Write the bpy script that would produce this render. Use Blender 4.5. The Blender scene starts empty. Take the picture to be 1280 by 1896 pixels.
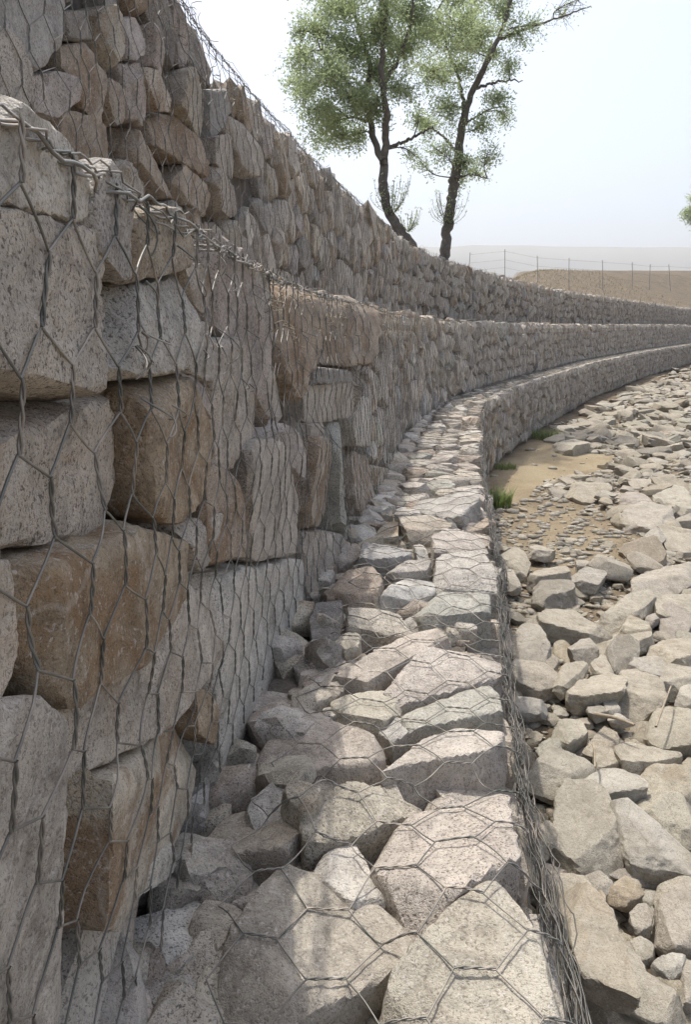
import bpy, math, random
import numpy as np
from mathutils import Vector, Matrix
R = math.radians
rng = np.random.default_rng(7)
random.seed(7)

# ------------------------------------------------------------ camera, light
F, CX, CY, EYE = 1370.0, 640.0, 948.0, 1.87
PITCH = math.atan((948 - 613) / F)
sc = bpy.context.scene
COL = sc.collection
cam_d = bpy.data.cameras.new('camera'); cam = bpy.data.objects.new('camera', cam_d); COL.objects.link(cam)
cam.location = (0, 0, EYE); cam.rotation_euler = (math.pi / 2 - PITCH, 0, 0)
cam_d.sensor_fit = 'HORIZONTAL'; cam_d.sensor_width = 36; cam_d.lens = 36 * F / 1280
cam_d.clip_start = 0.02; cam_d.clip_end = 9000
sc.camera = cam

SUN = Vector((-0.17, 0.40, 1.0)).normalized()
EL = math.asin(SUN.z); AZ = math.atan2(SUN.x, SUN.y)
w = bpy.data.worlds.new('World'); sc.world = w; w.use_nodes = True
nt = w.node_tree; nt.nodes.clear()
sky = nt.nodes.new('ShaderNodeTexSky'); sky.sky_type = 'NISHITA'; sky.sun_disc = False
sky.sun_elevation = EL; sky.sun_rotation = AZ; sky.dust_density = 4.0; sky.air_density = 1.0; sky.ozone_density = 1.0
hs = nt.nodes.new('ShaderNodeHueSaturation'); hs.inputs['Saturation'].default_value = 0.72
bg = nt.nodes.new('ShaderNodeBackground'); bg.inputs['Strength'].default_value = 0.108
wo = nt.nodes.new('ShaderNodeOutputWorld')
nt.links.new(sky.outputs[0], hs.inputs['Color']); nt.links.new(hs.outputs[0], bg.inputs[0]); nt.links.new(bg.outputs[0], wo.inputs[0])
sl = bpy.data.lights.new('sun', 'SUN'); sl.energy = 1.85; sl.angle = R(0.6); sl.color = (1.0, 0.95, 0.87)
so = bpy.data.objects.new('sun', sl); COL.objects.link(so); so.rotation_euler = SUN.to_track_quat('Z', 'Y').to_euler(); so.location = (-5, 8, 30)
sc.view_settings.view_transform = 'Standard'; sc.view_settings.look = 'None'
sc.view_settings.exposure = 1.22; sc.view_settings.gamma = 1.0
try:
    sc.cycles.max_bounces = 6; sc.cycles.diffuse_bounces = 4; sc.cycles.volume_bounces = 0
    sc.cycles.volume_step_rate = 10; sc.cycles.transparent_max_bounces = 6
except Exception: pass

# ------------------------------------------------------------ helpers
def rays(px, py):
    u = (px - CX) / F; v = (CY - py) / F
    return np.array([u, math.cos(PITCH) + v * math.sin(PITCH), -math.sin(PITCH) + v * math.cos(PITCH)])
def at_z(px, py, z):
    d = rays(px, py); t = (z - EYE) / d[2]
    return np.array([d[0] * t, d[1] * t, z])
def at_y(px, py, y):
    d = rays(px, py); t = y / d[1]
    return np.array([d[0] * t, y, EYE + d[2] * t])
def to_px(P):
    P = np.atleast_2d(P); x = P[:, 0]; y = P[:, 1]; z = P[:, 2] - EYE
    dep = y * math.cos(PITCH) - z * math.sin(PITCH); up = y * math.sin(PITCH) + z * math.cos(PITCH)
    dd = np.where(dep > 0.05, dep, 0.05)
    return CX + F * x / dd, CY - F * up / dd, dep
def inpoly(x, y, poly):
    r = False; n = len(poly)
    for i in range(n):
        x1, y1 = poly[i]; x2, y2 = poly[(i + 1) % n]
        if (y1 > y) != (y2 > y) and x < (x2 - x1) * (y - y1) / (y2 - y1) + x1: r = not r
    return r
def sstep(a, b, x):
    t = np.clip((x - a) / (b - a), 0, 1); return t * t * (3 - 2 * t)

_perm = rng.random((64, 64, 64)).astype(np.float32) * 2 - 1
def vnoise(P):
    P = np.asarray(P, float); f = np.floor(P); t = P - f; t = t * t * (3 - 2 * t); i = f.astype(np.int64) & 63; j = (i + 1) & 63
    g = lambda a, b, c: _perm[a, b, c]
    x0, y0, z0 = i.T; x1, y1, z1 = j.T; tx, ty, tz = t.T
    c00 = g(x0, y0, z0) * (1 - tx) + g(x1, y0, z0) * tx; c10 = g(x0, y1, z0) * (1 - tx) + g(x1, y1, z0) * tx
    c01 = g(x0, y0, z1) * (1 - tx) + g(x1, y0, z1) * tx; c11 = g(x0, y1, z1) * (1 - tx) + g(x1, y1, z1) * tx
    return (c00 * (1 - ty) + c10 * ty) * (1 - tz) + (c01 * (1 - ty) + c11 * ty) * tz
def fbm(P, o=3):
    P = np.asarray(P, float); s = 0; a = 1.0
    for k in range(o):
        s = s + a * vnoise(P * (2.03 ** k) + 17.3 * k); a *= 0.5
    return s

def mesh_obj(name, V, Fc, mat, parent=None, loc=None, smooth=True, tint=None, sharp=None):
    V = np.asarray(V, np.float32)
    me = bpy.data.meshes.new(name)
    if isinstance(Fc, np.ndarray):
        n, k = Fc.shape
        me.vertices.add(len(V)); me.vertices.foreach_set('co', V.ravel())
        me.loops.add(n * k); me.loops.foreach_set('vertex_index', Fc.astype(np.int32).ravel())
        me.polygons.add(n); me.polygons.foreach_set('loop_start', np.arange(0, n * k, k, dtype=np.int32))
        try: me.polygons.foreach_set('loop_total', np.full(n, k, dtype=np.int32))
        except Exception: pass
        me.update(calc_edges=True)
    else:
        me.from_pydata([tuple(v) for v in V], [], Fc); me.update()
    if smooth: me.polygons.foreach_set('use_smooth', np.ones(len(me.polygons), dtype=bool))
    if sharp: me.set_sharp_from_angle(angle=R(sharp))
    if tint is not None:
        a = me.color_attributes.new('tint', 'FLOAT_COLOR', 'POINT')
        t = np.broadcast_to(np.asarray(tint, np.float32), (len(V), 4)) if np.ndim(tint) == 1 else np.asarray(tint, np.float32)
        a.data.foreach_set('color', np.ascontiguousarray(t).ravel())
    me.materials.append(mat)
    o = bpy.data.objects.new(name, me); COL.objects.link(o)
    if loc is not None: o.location = loc
    if parent is not None: o.parent = parent
    return o
def tag(o, label=None, cat=None, group=None, kind=None):
    if label: o['label'] = label
    if cat: o['category'] = cat
    if group: o['group'] = group
    if kind: o['kind'] = kind
    return o
def empty(name, loc, label, cat, group=None):
    o = bpy.data.objects.new(name, None); COL.objects.link(o); o.location = loc; o.empty_display_size = 0.1
    return tag(o, label, cat, group)

def tubes(P, r, sides=4, caps=False):
    """P (k,m,3) polylines -> verts, quads; r scalar or (k,m)"""
    P = np.asarray(P, float); k, m, _ = P.shape
    T = np.empty_like(P); T[:, 1:-1] = P[:, 2:] - P[:, :-2]; T[:, 0] = P[:, 1] - P[:, 0]; T[:, -1] = P[:, -1] - P[:, -2]
    T /= np.linalg.norm(T, axis=2, keepdims=True) + 1e-9
    M = T.mean(axis=1); ref = np.where(np.abs(M[:, 2:3]) < 0.8, np.array([[0, 0, 1.0]]), np.array([[0.9, 0.43, 0.0]]))[:, None, :]
    A = np.cross(T, np.broadcast_to(ref, T.shape)); A /= np.linalg.norm(A, axis=2, keepdims=True) + 1e-9
    B = np.cross(T, A)
    an = np.arange(sides) * 2 * math.pi / sides
    rr = np.broadcast_to(np.asarray(r, float), (k, m)) if np.ndim(r) else np.full((k, m), float(r))
    V = P[:, :, None, :] + rr[:, :, None, None] * (np.cos(an)[None, None, :, None] * A[:, :, None, :] + np.sin(an)[None, None, :, None] * B[:, :, None, :])
    idx = np.arange(k * m * sides).reshape(k, m, sides); nx = np.roll(idx, -1, axis=2)
    Fq = np.stack([idx[:, :-1], nx[:, :-1], nx[:, 1:], idx[:, 1:]], axis=-1).reshape(-1, 4)
    return V.reshape(-1, 3), Fq
class Bag:
    def __init__(s): s.V = []; s.F = []; s.T = []; s.n = 0
    def add(s, V, Fq, tint=None):
        if len(V) == 0: return
        s.V.append(V); s.F.append(Fq + s.n); s.n += len(V)
        if tint is not None: s.T.append(np.broadcast_to(np.asarray(tint, np.float32), (len(V), 4)))
    def obj(s, name, mat, parent=None, smooth=True, sharp=None):
        return mesh_obj(name, np.concatenate(s.V), np.concatenate(s.F), mat, parent, smooth=smooth, sharp=sharp, tint=np.concatenate(s.T) if s.T else None)

import bmesh
ICO = {}
for lv in (1, 2, 3, 4, 5):
    bm = bmesh.new(); bmesh.ops.create_icosphere(bm, subdivisions=lv, radius=1)
    ICO[lv] = (np.array([v.co[:] for v in bm.verts]), np.array([[v.index for v in f.verts] for f in bm.faces])); bm.free()

# ------------------------------------------------------------ materials
def new_mat(name):
    m = bpy.data.materials.new(name); m.use_nodes = True; n = m.node_tree; n.nodes.clear()
    out = n.nodes.new('ShaderNodeOutputMaterial'); b = n.nodes.new('ShaderNodeBsdfPrincipled'); n.links.new(b.outputs[0], out.inputs[0])
    return m, n, b
def N(n, t, **k):
    x = n.nodes.new(t)
    for a, v in k.items():
        if a in x.inputs: x.inputs[a].default_value = v
        else: setattr(x, a, v)
    return x
def ramp(n, src, stops):
    r = n.nodes.new('ShaderNodeValToRGB'); e = r.color_ramp.elements
    while len(e) < len(stops): e.new(0.5)
    for i, (p, c) in enumerate(stops): e[i].position = p; e[i].color = (c, c, c, 1) if np.isscalar(c) else tuple(c) + (1,)
    n.links.new(src, r.inputs[0]); return r.outputs[0]
def mix(n, fac, a, b, bt='MIX'):
    x = n.nodes.new('ShaderNodeMix'); x.data_type = 'RGBA'; x.blend_type = bt
    for i, v in ((0, fac), (6, a), (7, b)):
        if hasattr(v, 'links'): n.links.new(v, x.inputs[i])
        else: x.inputs[i].default_value = v if np.isscalar(v) else tuple(v) + ((1,) if len(v) == 3 else ())
    return x.outputs[2]

def stone_mat(name, dusty=0.0):
    m, n, b = new_mat(name)
    tc = N(n, 'ShaderNodeTexCoord'); at = N(n, 'ShaderNodeAttribute', attribute_name='tint')
    sc_ = N(n, 'ShaderNodeVectorMath', operation='MULTIPLY_ADD')
    n.links.new(tc.outputs['Object'], sc_.inputs[0]); sc_.inputs[1].default_value = (1, 1, 1)
    mu = N(n, 'ShaderNodeMath', operation='MULTIPLY'); mu.inputs[1].default_value = 37.0; n.links.new(at.outputs['Alpha'], mu.inputs[0])
    n.links.new(mu.outputs[0], sc_.inputs[2]); co = sc_.outputs[0]
    def noise(s, d=4, r=0.55, dist=0):
        x = N(n, 'ShaderNodeTexNoise'); x.inputs['Scale'].default_value = s; x.inputs['Detail'].default_value = d; x.inputs['Roughness'].default_value = r; x.inputs['Distortion'].default_value = dist
        n.links.new(co, x.inputs['Vector']); return x.outputs['Fac']
    big = noise(7, 5, 0.6); mid = noise(34, 5, 0.65, 0.6); sp = noise(230, 3, 0.65, 0.6); sp2 = noise(150, 2, 0.5); fine = noise(420, 2, 0.6)
    c = mix(n, 1.0, at.outputs['Color'], ramp(n, big, [(0.28, 0.66), (0.5, 1.0), (0.75, 1.22)]), 'MULTIPLY')
    c = mix(n, 1.0, c, ramp(n, mid, [(0.3, 0.72), (0.5, 1.0), (0.7, 1.15)]), 'MULTIPLY')
    # ochre and dark weathering patches
    pat = noise(5.2, 4, 0.6, 1.2)
    sep = N(n, 'ShaderNodeSeparateColor'); n.links.new(at.outputs['Color'], sep.inputs[0])
    df = N(n, 'ShaderNodeMath', operation='SUBTRACT'); n.links.new(sep.outputs[0], df.inputs[0]); n.links.new(sep.outputs[2], df.inputs[1])
    gate = ramp(n, df.outputs[0], [(0.108, 0.08), (0.15, 1.0)])
    pf = N(n, 'ShaderNodeMath', operation='MULTIPLY'); n.links.new(ramp(n, pat, [(0.48, 0.0), (0.62, 0.75)]), pf.inputs[0]); n.links.new(gate, pf.inputs[1])
    c = mix(n, pf.outputs[0], c, (0.25, 0.155, 0.08))
    lich = noise(9.5, 6, 0.7, 0.8)
    c = mix(n, ramp(n, lich, [(0.62, 0.0), (0.72, 0.5)]), c, (0.12, 0.115, 0.10))
    # granite specks, stronger in some stones than in others
    spf = N(n, 'ShaderNodeMath', operation='MULTIPLY'); n.links.new(ramp(n, sp, [(0.38, 0.85), (0.47, 0.0)]), spf.inputs[0])
    n.links.new(ramp(n, at.outputs['Alpha'], [(0.0, 0.5), (0.35, 1.0), (0.6, 0.6), (1.0, 1.0)]), spf.inputs[1])
    c = mix(n, spf.outputs[0], c, (0.085, 0.07, 0.062))
    c = mix(n, ramp(n, sp2, [(0.60, 0.0), (0.68, 0.55)]), c, (0.60, 0.56, 0.52))
    wv = N(n, 'ShaderNodeTexWave'); wv.inputs['Scale'].default_value = 2.2; wv.inputs['Distortion'].default_value = 9.0; wv.inputs['Detail'].default_value = 5.0; wv.inputs['Detail Scale'].default_value = 1.6; n.links.new(co, wv.inputs['Vector'])
    c = mix(n, ramp(n, wv.outputs['Fac'], [(0.0, 0.3), (0.012, 0.0)]), c, (0.13, 0.105, 0.085))
    c = mix(n, ramp(n, wv.outputs['Fac'], [(0.985, 0.0), (1.0, 0.3)]), c, (0.58, 0.54, 0.48))
    if dusty: c = mix(n, dusty, c, (0.27, 0.24, 0.165))
    n.links.new(c, b.inputs['Base Color']); b.inputs['Roughness'].default_value = 0.93
    b.inputs['Specular IOR Level'].default_value = 0.25
    h = mix(n, 0.35, mid, sp); h = mix(n, 0.18, h, fine); h = mix(n, 0.4, h, noise(16, 6, 0.7, 0.5))
    bp_ = N(n, 'ShaderNodeBump'); bp_.inputs['Strength'].default_value = 0.9; bp_.inputs['Distance'].default_value = 0.022
    n.links.new(h, bp_.inputs['Height']); n.links.new(bp_.outputs[0], b.inputs['Normal'])
    return m
M_FACE = stone_mat('granite'); M_RUB = stone_mat('dusty_granite', 0.35)

def wire_mat(f=1.0):
    m, n, b = new_mat('galvanised_wire' if f == 1 else 'tarnished_wire'); tc = N(n, 'ShaderNodeTexCoord')
    x = N(n, 'ShaderNodeTexNoise', Scale=14.0, Detail=3.0); n.links.new(tc.outputs['Object'], x.inputs['Vector'])
    c = ramp(n, x.outputs['Fac'], [(0.3, (0.10 * f, 0.11 * f, 0.095 * f)), (0.5, (0.20 * f, 0.19 * f, 0.17 * f)), (0.7, (0.40 * f, 0.355 * f, 0.30 * f))])
    n.links.new(c, b.inputs['Base Color']); b.inputs['Metallic'].default_value = 0.35; b.inputs['Roughness'].default_value = 0.45
    return m
M_WIRE = wire_mat(); M_LACE = wire_mat(0.55)
def simple(name, c1, c2, scale, rough=0.9, bump=0.0, bs=None, bd=0.02):
    m, n, b = new_mat(name); tc = N(n, 'ShaderNodeTexCoord')
    x = N(n, 'ShaderNodeTexNoise', Scale=scale, Detail=8.0, Roughness=0.65); n.links.new(tc.outputs['Object'], x.inputs['Vector'])
    n.links.new(ramp(n, x.outputs['Fac'], [(0.3, c1), (0.7, c2)]), b.inputs['Base Color']); b.inputs['Roughness'].default_value = rough
    if bump:
        y = N(n, 'ShaderNodeTexNoise', Scale=bs or scale * 4, Detail=8.0, Roughness=0.7); n.links.new(tc.outputs['Object'], y.inputs['Vector'])
        q = N(n, 'ShaderNodeBump', Strength=bump, Distance=bd); n.links.new(y.outputs['Fac'], q.inputs['Height']); n.links.new(q.outputs[0], b.inputs['Normal'])
    return m
M_CORE = simple('core_rubble', (0.10, 0.085, 0.07), (0.24, 0.21, 0.18), 9, bump=1.0, bs=14, bd=0.05)
M_BARK = simple('bark', (0.085, 0.075, 0.062), (0.19, 0.165, 0.14), 14, bump=0.8, bs=40)
M_POST = simple('weathered_post', (0.26, 0.24, 0.21), (0.38, 0.36, 0.32), 6)
M_STICK = simple('dry_stick', (0.20, 0.16, 0.11), (0.42, 0.36, 0.27), 20)
M_HILL = simple('hill', (0.20, 0.19, 0.15), (0.28, 0.26, 0.2), 0.01)
M_STRAW = simple('dry_grass', (0.30, 0.24, 0.13), (0.45, 0.37, 0.22), 5)
def leaf_mat(name, c1, c2, trans=0.45):
    m, n, b = new_mat(name); tc = N(n, 'ShaderNodeTexCoord')
    x = N(n, 'ShaderNodeTexNoise', Scale=3.0, Detail=3.0); n.links.new(tc.outputs['Object'], x.inputs['Vector'])
    c = ramp(n, x.outputs['Fac'], [(0.3, c1), (0.7, c2)])
    n.links.new(c, b.inputs['Base Color']); b.inputs['Roughness'].default_value = 0.55
    t = N(n, 'ShaderNodeBsdfTranslucent'); n.links.new(c, t.inputs[0])
    ms = N(n, 'ShaderNodeMixShader'); ms.inputs[0].default_value = trans
    n.links.new(b.outputs[0], ms.inputs[1]); n.links.new(t.outputs[0], ms.inputs[2])
    n.links.new(ms.outputs[0], [q for q in n.nodes if q.type == 'OUTPUT_MATERIAL'][0].inputs[0]); return m
M_LEAF = leaf_mat('tree_leaf', (0.33, 0.40, 0.20), (0.46, 0.53, 0.31), 0.6)
M_GRASS = leaf_mat('grass_blade', (0.11, 0.16, 0.04), (0.26, 0.31, 0.11))

def ground_mat():
    m, n, b = new_mat('soil'); tc = N(n, 'ShaderNodeTexCoord'); at = N(n, 'ShaderNodeAttribute', attribute_name='tint')
    def noise(s, d=6, r=0.65):
        x = N(n, 'ShaderNodeTexNoise', Scale=s, Detail=float(d), Roughness=r); n.links.new(tc.outputs['Object'], x.inputs['Vector']); return x.outputs['Fac']
    soil = ramp(n, noise(3.0), [(0.3, (0.085, 0.065, 0.045)), (0.55, (0.19, 0.15, 0.105)), (0.75, (0.30, 0.25, 0.18))])
    sand = ramp(n, noise(1.6, 8), [(0.3, (0.26, 0.205, 0.13)), (0.7, (0.37, 0.31, 0.21))])
    c = mix(n, at.outputs['Fac'], soil, sand)
    c = mix(n, 0.6, c, ramp(n, noise(60, 4), [(0.35, 0.55), (0.6, 1.1)]), 'MULTIPLY')
    n.links.new(c, b.inputs['Base Color']); b.inputs['Roughness'].default_value = 0.97; b.inputs['Specular IOR Level'].default_value = 0.1
    q = N(n, 'ShaderNodeBump', Strength=0.8, Distance=0.02); n.links.new(mix(n, 0.5, noise(18), noise(90)), q.inputs['Height']); n.links.new(q.outputs[0], b.inputs['Normal'])
    return m
M_SOIL = ground_mat()
M_FIELD = simple('dry_field', (0.09, 0.068, 0.04), (0.18, 0.135, 0.082), 1.3, bump=1.0, bs=6, bd=0.12)

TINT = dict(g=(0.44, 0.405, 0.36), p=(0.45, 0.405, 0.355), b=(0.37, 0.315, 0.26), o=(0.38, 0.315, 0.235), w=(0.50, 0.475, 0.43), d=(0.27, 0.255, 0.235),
            m=(0.395, 0.385, 0.335), y=(0.47, 0.43, 0.35), v=(0.41, 0.37, 0.345), t=(0.44, 0.40, 0.335), u=(0.36, 0.35, 0.335))
WORD = dict(g='grey speckled', p='pinkish grey', b='brown', o='ochre stained', w='pale', d='dark grey', m='greenish grey', y='yellowish', v='faintly mauve', t='tan', u='bluish grey')
def tint4(k, j=0.07):
    c = np.array(TINT[k]) * (1 + rng.normal(0, j)) * (1 + rng.normal(0, 0.012) * np.array([1, 0.1, -1]))
    return np.array([*c, rng.random()], np.float32)

# ------------------------------------------------------------ wall curves (outer top edge of each tier, seen from above)
def curve(pts):
    p = np.array(pts, float); d = np.r_[0, np.cumsum(np.linalg.norm(np.diff(p, axis=0), axis=1))]
    s = np.arange(0, d[-1], 0.02); q = np.stack([np.interp(s, d, p[:, 0]), np.interp(s, d, p[:, 1])], 1)
    k = 61
    for _ in range(2):
        pad = np.vstack([2 * q[0] - q[k:0:-1], q, 2 * q[-1] - q[-2:-k - 2:-1]])
        cs = np.cumsum(np.vstack([np.zeros((1, 2)), pad]), axis=0); q = ((cs[k:] - cs[:-k]) / k)[k - k // 2:][:len(q)]
    t = np.gradient(q, axis=0); t /= np.linalg.norm(t, axis=1, keepdims=True)
    s = np.r_[0, np.cumsum(np.linalg.norm(np.diff(q, axis=0), axis=1))]
    return dict(s=s, q=q, t=t, n=np.stack([t[:, 1], -t[:, 0]], 1), L=s[-1])
L_PTS = [(.28, -3), (.28, 0.6), (.29, 1.05), (.335, 1.36), (.44, 1.95), (.535, 2.4), (.67, 3.3), (.88, 4.7), (1.26, 7), (1.72, 9.3), (2.35, 11.0), (3.7, 14.2), (6.98, 21.1), (12, 30), (20, 43), (31, 58), (38, 66), (48, 76)]
M_PTS = [(-.25, -3), (-.225, 0.5), (-.215, 1.0), (-.195, 1.7), (-.155, 2.4), (-.09, 3.0), (.09, 4.0), (.245, 5), (.46, 6.5), (.86, 8.2), (1.29, 9.9), (1.88, 11.3), (3.25, 14.5), (6.5, 21.4), (11.55, 30.3), (19.5, 43.3), (30.5, 58.3), (37.5, 66.4), (47.5, 76.4)]
U_PTS = [(-.70, -3), (-.67, 1.5), (-.61, 2.95), (-.5, 3.8), (-.28, 5.2), (.08, 7), (.50, 8.9), (.93, 10.66), (1.6, 12.6), (2.7, 15.1), (5.8, 21.7), (11.0, 30.6), (18.9, 43.7), (30, 58.7), (37, 66.8), (47, 76.8)]
TIER = {'L': dict(c=curve(L_PTS), top=1.0, lean=0.0, bulge=0.02), 'M': dict(c=curve(M_PTS), top=2.0, lean=0.055, bulge=0.0), 'U': dict(c=curve(U_PTS), top=3.0, lean=0.02, bulge=0.02)}
NAME = {'L': 'lowest', 'M': 'middle', 'U': 'topmost'}
def rise(y): return 0.17 * sstep(14, 44, y)
def at_s(T, s):
    c = TIER[T]['c']; f = lambda a: np.interp(s, c['s'], a)
    P = np.stack([f(c['q'][:, 0]), f(c['q'][:, 1])], -1); n = np.stack([f(c['n'][:, 0]), f(c['n'][:, 1])], -1)
    return P, n
def lean(T, s): return 0.06 - 0.13 * sstep(4.3, 6.2, s) if T == 'M' else TIER[T]['lean'] + 0 * s
def fmap(T, X):           # X (k,3) = s, z above tier foot (0..1), n outward -> world
    X = np.asarray(X, float); P, n = at_s(T, X[:, 0]); t = TIER[T]
    off = X[:, 2] - lean(T, X[:, 0]) * (1 - X[:, 1]) + t['bulge'] * np.sin(np.clip(X[:, 1], 0, 1) * math.pi) ** 1
    xy = P + n * off[:, None]
    return np.column_stack([xy, X[:, 1] + t['top'] - 1 + rise(xy[:, 1])])
def tmap(T, X):           # X = s, w inward from the outer edge, height above the tier top -> world
    X = np.asarray(X, float); P, n = at_s(T, X[:, 0]); xy = P - n * X[:, 1:2]
    return np.column_stack([xy, X[:, 2] + TIER[T]['top'] + rise(xy[:, 1])])
def face_hit(T, px, py):   # ray against the tier's face -> (s, z)
    d = rays(px, py); c = TIER[T]['c']; t = np.r_[np.linspace(0.2, 2, 700), np.linspace(2, 13, 900)[1:]]
    P = d[None] * t[:, None]; m = slice(140, 800); q = c['q'][m]; nn = c['n'][m]; ss = c['s'][m]
    D = P[:, None, :2] - q[None]; i = np.argmin((D ** 2).sum(2), axis=1)
    z = P[:, 2] + EYE - (TIER[T]['top'] - 1)
    sd = (D[np.arange(len(t)), i] * nn[i]).sum(1) + lean(T, ss[i]) * (1 - z)
    k = np.where(sd < 0.0)[0]
    if len(k) == 0: return None
    k = k[0]; return (ss[i[k]], z[k])

# ------------------------------------------------------------ stone shaper
def shape(Nn, h, ext, lod, p, amp, seed, f1=None, cuts=7, cutlo=0.80):
    d, Fc = ICO[lod]; d = d * ext; d = d / np.linalg.norm(d, axis=1, keepdims=True)
    q = np.maximum(d @ Nn.T, 0) / h[None]; mq = np.maximum(q.max(1, keepdims=True), 1e-3); p = p * 1.9; r = (((q / mq) ** p).sum(1) ** (-1.0 / p)) / mq[:, 0]
    r = np.minimum(r, 2.1 * float(np.max(ext))); V = d * r[:, None]; size = float(np.mean(ext))
    for _ in range(cuts):
        c_ = V[rng.integers(len(V))] + rng.normal(0, 0.25 * size, 3); c_ /= np.linalg.norm(c_) + 1e-9; pr = V @ c_; mx = pr.max(); over = np.maximum(0, pr - mx * rng.uniform(cutlo, 0.97)); V = V - over[:, None] * c_
    f = f1 or 1.6 / size
    a = fbm(V * f + seed, 2); bb = fbm(V * f * 3.7 + seed + 9, 4 if lod > 4 else 3 if lod > 3 else 2)
    chip = np.abs(vnoise(V * f * 1.7 + seed + 31))
    disp = amp * size * (0.42 * a + 0.26 * bb - 0.6 * np.maximum(0, 0.35 - chip))
    return V * (1 + disp / np.maximum(r, 0.3 * size))[:, None], Fc
def convex(pts):
    pts = sorted(map(tuple, pts))
    def half(ps):
        o = []
        for p in ps:
            while len(o) >= 2 and (o[-1][0] - o[-2][0]) * (p[1] - o[-2][1]) - (o[-1][1] - o[-2][1]) * (p[0] - o[-2][0]) <= 0: o.pop()
            o.append(p)
        return o
    return half(pts)[:-1] + half(pts[::-1])[:-1]
def edges2(poly):      # convex ccw polygon -> centroid, normals, distances
    p = np.array(poly); a = 0; c = np.zeros(2)
    for i in range(len(p)):
        x = p[i]; y = p[(i + 1) % len(p)]; k = x[0] * y[1] - x[1] * y[0]; a += k; c += (x + y) * k
    c = c / (3 * a) if abs(a) > 1e-9 else p.mean(0)
    n = []; h = []
    for i in range(len(p)):
        e = p[(i + 1) % len(p)] - p[i]; l = np.linalg.norm(e)
        if l < 1e-4: continue
        m = np.array([e[1], -e[0]]) / l; n.append(m); h.append(max(0.008, float(np.dot(p[i] - c, m))))
    return c, np.array(n), np.array(h)

FACING, TOPS, RUB = [], [], []; LIFT = np.array([1.13, 1.11, 1.07, 1], np.float32)  # LIFT brightens the face stones' colour to stand in for missing sky light
def poly_stone(c2, n2, h2, front, back, lod, p=16, gap=0.004, tiltf=0.10, amp=0.07, c3=0.0, splay=0.12, cuts=7):
    """stone standing in a (u,v,n) frame: n2,h2 side planes in uv, front/back along n. -> local verts, faces"""
    k = len(n2); Nn = []; H = []
    for i in range(k):
        t = rng.normal(0, splay) ; v = np.array([n2[i][0], n2[i][1], t]); v /= np.linalg.norm(v); Nn.append(v); H.append(max(0.006, h2[i] - gap))
    tx, ty = rng.normal(0, tiltf, 2); v = np.array([tx, ty, 1]); v /= np.linalg.norm(v); Nn.append(v); H.append(front)
    if rng.random() < (0.2 if c3 else 0.75):
        a = rng.random() * 6.28; t = rng.uniform(0.3, 0.8); v = np.array([math.cos(a) * t, math.sin(a) * t, 1]); v /= np.linalg.norm(v); Nn.append(v); H.append(front * rng.uniform(0.98, 1.06) + 0.2 * float(np.mean(h2)) * t)
    Nn.append(np.array([0, 0, -1.0])); H.append(back)
    ext = np.array([np.clip(np.mean([h for h, m in zip(h2, n2) if abs(m[0]) > .5] or [h2.mean()]), .01, 1), np.clip(np.mean([h for h, m in zip(h2, n2) if abs(m[1]) > .5] or [h2.mean()]), .01, 1), (front + back) / 2])
    return shape(np.array(Nn), np.array(H), ext, lod, p, amp, rng.random(3) * 50, cuts=cuts)

REG = {0: (0, 0, 1), 1: (0, 0, 2), 2: (0, 600, 2.56), 3: (0, 1200, 2), 4: (500, 500, 2.56), 5: (500, 1100, 2.2857), 6: (880, 600, 2.9175), 7: (920, 1200, 2.725)}
def full(reg, pts):
    x0, y0, k = REG[reg]; return [(x0 + x / k, y0 + y / k) for x, y in pts]

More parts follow.
